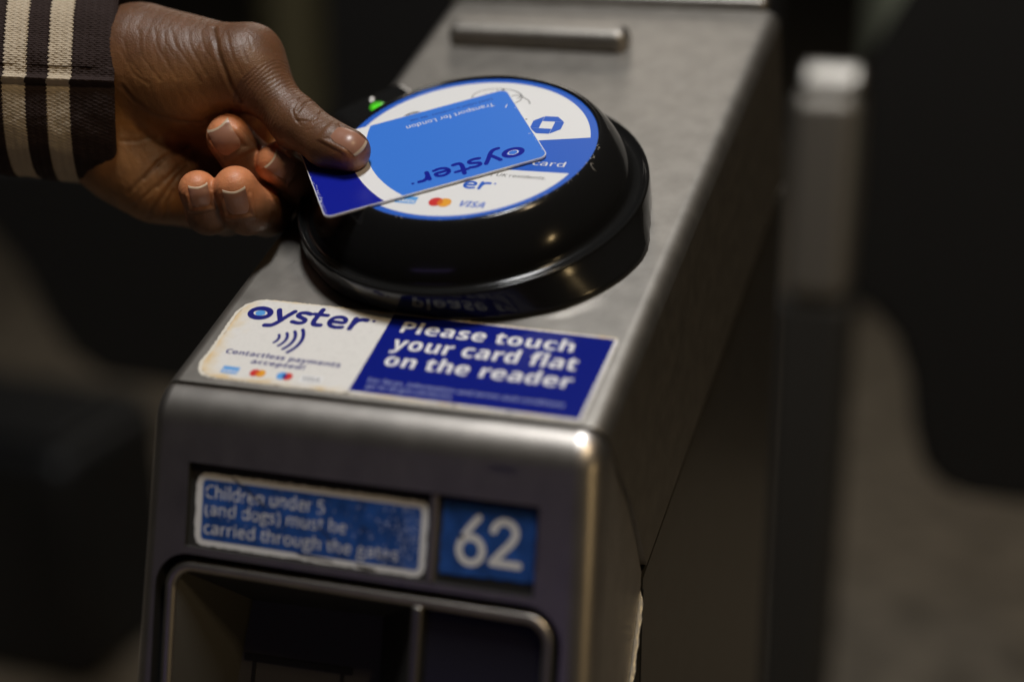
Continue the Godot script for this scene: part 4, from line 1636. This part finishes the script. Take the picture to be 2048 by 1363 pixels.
# knitted cuff: ribs run along the arm; stripes are pieces of the same tube
func build_sleeve(o: Node3D) -> void:
	var ax0 := CUFF[0] as Vector3
	var ax1 := CUFF[1] as Vector3
	var up := Vector3(-0.108, 0.773, -0.625)
	var ax := (ax1 - ax0).normalized()
	var toward := up.cross(ax).normalized() * -1.0
	if toward.dot(Vector3(0.33, 0.62, 0.71)) < 0:
		toward = -toward
	up = (up - ax * up.dot(ax)).normalized()
	toward = (toward - ax * toward.dot(ax)).normalized()
	var length := ax0.distance_to(ax1)
	var ribs := 330
	var nz := FastNoiseLite.new()
	nz.seed = 14
	nz.frequency = 0.05
	var seam_a := -0.12
	var at := func(u: float, a: float) -> Vector3:   # u: mm from the wrist end; a: angle, 0 towards the viewer, up positive
		var rib := 0.5 + 0.5 * cos(a * ribs)
		var d := wrapf(a - seam_a, -PI, PI)
		var r := 0.0
		r += 0.22 * rib * (1.0 if d > 0.0 or absf(d) > 1.9 else 0.35)
		r += 0.18 * sin(u * 4.6 + (cos(a * ribs * 0.5) * 1.2))
		r += 1.3 * exp(-pow(d / 0.028, 2.0)) - 0.9 * exp(-pow((d + 0.05) / 0.03, 2.0))
		r -= 0.9 * smoothstep(-0.02, -0.08, d) * smoothstep(-1.9, -1.5, d)
		r += 1.1 * nz.get_noise_2d(u * 0.7, a * 30.0)
		r += 0.9 * smoothstep(40.0, 70.0, u) * sin(u * 0.22)
		if u < 1.2:
			r -= (1.2 - u) * (1.2 - u) * 0.9
		var e := 1.0 + 0.05 * u / 60.0
		var flare := 1.0 - 0.16 * smoothstep(0.0, -1.0, sin(a)) * u / 60.0
		return ax0 + ax * u + up * ((43.0 + r) * e * sin(a) * flare) + toward * ((34.5 + r) * e * cos(a))
	var bands := [[0.0, 16.0, "cuff", M.brown_knit], [16.0, 24.6, "stripe", M.cream_knit], [24.6, 32.6, "cuff_band", M.brown_knit], [32.6, 41.0, "stripe", M.cream_knit], [41.0, 75.0, "cuff_band", M.brown_knit]]
	var cuff: Node3D = o
	for q in bands:
		var mb := MB.new()
		var cols := ribs * 4
		var nrow := int((q[1] - q[0]) / 1.0) + 2
		var rows := []
		for i in nrow:
			var row := PackedVector3Array()
			for j in cols:
				var a := TAU * j / cols
				var u := lerpf(q[0], q[1], float(i) / (nrow - 1))
				var stitch := 0.22 * (1.0 if cos(a * ribs * 0.5) > 0 else -1.0)
				if i == 0 and q[0] > 0.0:
					u += stitch
				if i == nrow - 1:
					u += stitch
				# the stripes shift a little where the cuff's seam joins them
				var d := wrapf(a - seam_a, -PI, PI)
				u += (0.9 if d < 0.0 and d > -1.9 else 0.0) * (1.0 if q[0] > 0.0 else float(i) / (nrow - 1))
				row.append(at.call(u, a))
			rows.append(row)
		mb.grid(rows, false, true)
		if q[0] == 0.0:
			# the turned edge goes back inside
			var inner := PackedVector3Array()
			for j in cols:
				var a := TAU * j / cols
				var p: Vector3 = at.call(0.0, a)
				inner.append(p + (ax0 - p) * 0.10 + ax * 6.0)
			mb.grid([inner, rows[0]], false, true)
		var piece := put(mb, q[2], q[3], cuff)
		if cuff == o:
			cuff = piece
	# the rest of the sleeve, out of the picture
	var mb := MB.new()
	var rows := []
	for i in 12:
		var row := PackedVector3Array()
		for j in 64:
			var a := TAU * j / 64
			var u := 75.0 + i * 18.0
			var k := 1.0 + 0.12 * smoothstep(75.0, 110.0, u) + 0.03 * sin(u * 0.2 + a * 2.0)
			row.append(ax0 + ax * u + (up * sin(a) * 41.0 + toward * cos(a) * 36.0) * k)
		rows.append(row)
	mb.grid(rows, false, true)
	mb.fan(rows[-1])
	put(mb, "sleeve", M.brown_knit, o)

# ------------------------------------------------------------------ what stands behind, far out of focus
func build_background() -> void:
	var fl := MeshInstance3D.new()
	var pm := PlaneMesh.new()
	pm.size = Vector2(60, 60)
	fl.mesh = pm
	fl.material_override = M.floor
	fl.name = "floor"
	fl.position = Vector3(0, 0, -12)
	fl.set_meta("kind", "structure")
	add_child(fl)

	paddle("gate_paddle", "black gate paddle with rounded lower corner right of the steel post", PackedVector2Array([Vector2(0.110, 1.050), Vector2(0.077, 0.991), Vector2(0.063, 0.964), Vector2(0.064, 0.890), Vector2(0.063, 0.829), Vector2(0.061, 0.770), Vector2(0.080, 0.759), Vector2(0.101, 0.736), Vector2(0.113, 0.703), Vector2(0.119, 0.660), Vector2(0.129, 0.630), Vector2(0.147, 0.612), Vector2(0.169, 0.606), Vector2(0.430, 0.612), Vector2(0.500, 0.640), Vector2(0.540, 0.700), Vector2(0.545, 1.010), Vector2(0.520, 1.052)]), 0.024)
	paddle("gate_paddle", "wide black gate paddle behind the hand, left of the gate", PackedVector2Array([Vector2(-0.400, 1.028), Vector2(-0.404, 0.903), Vector2(-0.434, 0.842), Vector2(-0.539, 0.828), Vector2(-0.802, 0.816), Vector2(-0.799, 0.760), Vector2(-0.758, 0.712), Vector2(-0.735, 0.661), Vector2(-0.712, 0.629), Vector2(-0.676, 0.608), Vector2(-0.600, 0.607), Vector2(-0.200, 0.632), Vector2(-0.010, 0.640), Vector2(-0.010, 1.040)]), 0.024)
	var post := upright_thing("gate_post", "short dull steel post with bright cap behind the gate", "post", Vector3(0.037, 0, -0.635))
	var mb := MB.new()
	rbox(mb, Vector3(0, 0.857, 0), Vector3(0.051, 0.164, 0.05), 0.012)
	put_m(mb, "post_body", M.post, post)
	mb = MB.new()
	rbox(mb, Vector3(0.003, 0.946, 0.006), Vector3(0.046, 0.022, 0.022), 0.006, Basis(Vector3.RIGHT, deg_to_rad(47.0)), 6)
	put_m(mb, "post_cap", M.cap, post)
	mb = MB.new()
	rbox(mb, Vector3(-0.002, 0.388, -0.01), Vector3(0.062, 0.776, 0.06), 0.012)
	put_m(mb, "post_foot", M.dark, post)
	var ped := upright_thing("gate_pedestal", "low dark pedestal of the neighbouring gate at the lower left", "pedestal", Vector3(-1.29, 0, -1.05))
	mb = MB.new()
	rbox(mb, Vector3(0, 0.175, 0), Vector3(0.66, 0.35, 0.24), 0.03)
	put_m(mb, "pedestal_body", M.paddle, ped)
	mb = MB.new()
	rbox(mb, Vector3(0, 0.356, 0), Vector3(0.62, 0.02, 0.2), 0.008)
	put_m(mb, "pedestal_top", M.paddle, ped)
	pillar("dull olive pillar far behind the hand", Vector3(-1.72, 0, -3.0), 0.075, M.pillar)
	pillar("pale green pillar far behind the right paddle", Vector3(-0.17, 0, -3.0), 0.07, M.pillar_pale)

func put_m(mb: MB, called: String, mt: Material, parent: Node3D) -> MeshInstance3D:
	var o := MeshInstance3D.new()
	o.name = called
	o.mesh = mb.mesh(Vector3.ZERO, 1.0)
	o.material_override = mt
	parent.add_child(o, true)
	return o

func paddle(called: String, label: String, outline: PackedVector2Array, thick: float) -> void:
	var m := Vector2.ZERO
	for q in outline:
		m += q
	m /= outline.size()
	var o := upright_thing(called, label, "gate paddle", Vector3(m.x, 0, -0.65 - thick / 2), "paddles behind the gate")
	var pl := Plane2.new(Vector3(-m.x, 0, 0), Vector3.RIGHT, Vector3.UP)
	var slim := Geometry2D.offset_polygon(outline, -0.006, Geometry2D.JOIN_ROUND)[0]
	var mb := MB.new()
	plate(mb, pl, outline, -thick / 2 + 0.004, thick / 2 - 0.004, true)
	put_m(mb, "leaf", M.paddle, o)
	mb = MB.new()
	plate(mb, pl, slim, -thick / 2, thick / 2, true)
	put_m(mb, "pad", M.paddle, o)

func pillar(label: String, at: Vector3, r: float, mt: Material) -> void:
	var o := upright_thing("pillar", label, "pillar", at)
	var mb := MB.new()
	var rows := []
	for i in 32:
		var a := TAU * i / 32
		rows.append(PackedVector3Array([Vector3(r * cos(a), 0, r * sin(a)), Vector3(r * cos(a), 0.12, r * sin(a)), Vector3(r * cos(a), 3.4, r * sin(a))]))
	mb.grid(rows, true, false)
	put_m(mb, "shaft", mt, o)
	mb = MB.new()
	rbox(mb, Vector3(0, 0.04, 0), Vector3(r * 2.6, 0.08, r * 2.6), 0.01)
	put_m(mb, "plinth", M.dark, o)


func build_lamps() -> void:
	for q in LAMPS:
		var o := upright_thing("ceiling_lamp", q[5], "ceiling lamp", q[0])
		o.basis = Basis.looking_at((Vector3(0, 1.0, 0) - q[0]).normalized(), Vector3.RIGHT) if q[4] else Basis(Vector3.RIGHT, -PI / 2)
		var l := AreaLight3D.new()
		l.name = "lamp_light"
		l.area_size = q[1]
		l.light_energy = q[2]
		l.light_color = q[3]
		l.shadow_enabled = true
		l.area_range = 12.0
		l.area_attenuation = 2.0
		l.position = Vector3(0, 0, -0.02)
		o.add_child(l)
		var g := MB.new()
		var w: float = q[1].x / 2
		var h: float = q[1].y / 2
		g.flat_quad(Vector3(-w, -h, -0.012), Vector3(w, -h, -0.012), Vector3(w, h, -0.012), Vector3(-w, h, -0.012))
		var d := MeshInstance3D.new()
		d.name = "lamp_diffuser"
		d.mesh = g.mesh(Vector3.ZERO, 1.0)
		var m := mat(lin(0.8, 0.8, 0.8), 0.6)
		m.emission_enabled = true
		m.emission = q[3]
		m.emission_energy_multiplier = minf(1.0, q[2] * 8.0)
		d.material_override = m
		o.add_child(d)
		var b := MB.new()
		rbox(b, Vector3(0, 0, 0.04), Vector3(q[1].x + 0.05, q[1].y + 0.05, 0.09), 0.012)
		var hs := MeshInstance3D.new()
		hs.name = "lamp_housing"
		hs.mesh = b.mesh(Vector3.ZERO, 1.0)
		hs.material_override = M.dark
		o.add_child(hs)

var LAMPS := [
	[Vector3(0.08, 3.0, 0.20), Vector2(0.5, 0.20), 3.0, Color(1.0, 1.0, 1.0), true, "white lamp overhead, above the front of the gate"],
	[Vector3(-1.1, 3.2, -3.4), Vector2(1.4, 0.6), 1.15, Color(1.0, 0.96, 0.91), true, "broad white lamp overhead far behind the gate"],
	[Vector3(1.1, 2.7, 0.75), Vector2(0.20, 0.08), 0.85, Color(1.0, 0.88, 0.70), true, "small warm lamp overhead right of the gate"],
	[Vector3(2.6, 1.15, 0.95), Vector2(0.14, 0.10), 0.24, Color(1.0, 0.86, 0.62), true, "small warm wall lamp right of the gate"],
	[Vector3(-0.25, 0.70, 1.7), Vector2(0.06, 0.8), 0.010, Color(0.55, 0.36, 1.0), true, "low violet strip lamp before the gate"],
]

func _ready() -> void:
	# camera
	var cam := Camera3D.new()
	cam.name = "camera"
	var at := CameraAttributesPhysical.new()
	at.frustum_focal_length = 53.3
	at.exposure_aperture = 2.4
	at.frustum_focus_distance = 0.572
	cam.attributes = at
	add_child(cam)
	cam.keep_aspect = Camera3D.KEEP_HEIGHT
	cam.fov = 25.374
	cam.near = 0.02
	cam.far = 200.0
	var cb := Basis(Vector3(0.937185, -0.130163, -0.323637), Vector3(-0.108491, 0.773001, -0.625059), Vector3(0.331531, 0.620908, 0.710324))
	cam.transform = G * Transform3D(cb.orthonormalized(), Vector3(214.802, 329.846, 450.039) * MM)
	cam.current = true
	# surroundings: a dim hall
	var we := WorldEnvironment.new()
	we.name = "surroundings"
	var env := Environment.new()
	env.background_mode = Environment.BG_COLOR
	env.background_color = lin(0.0035, 0.0032, 0.0027)
	env.tonemap_mode = Environment.TONE_MAPPER_LINEAR
	env.tonemap_exposure = 1.0
	env.sdfgi_enabled = true
	env.ssao_enabled = true
	env.ssil_enabled = true
	we.environment = env
	add_child(we)
	sans = SystemFont.new()
	sans.font_names = PackedStringArray(["Droid Sans"])
	sans_bold = SystemFont.new()
	sans_bold.font_names = PackedStringArray(["Droid Sans"])
	sans_bold.font_weight = 700
	make_materials()
	build_lamps()
	build_background()
	build_gate()
	build_reader()
	build_card()
	build_person()
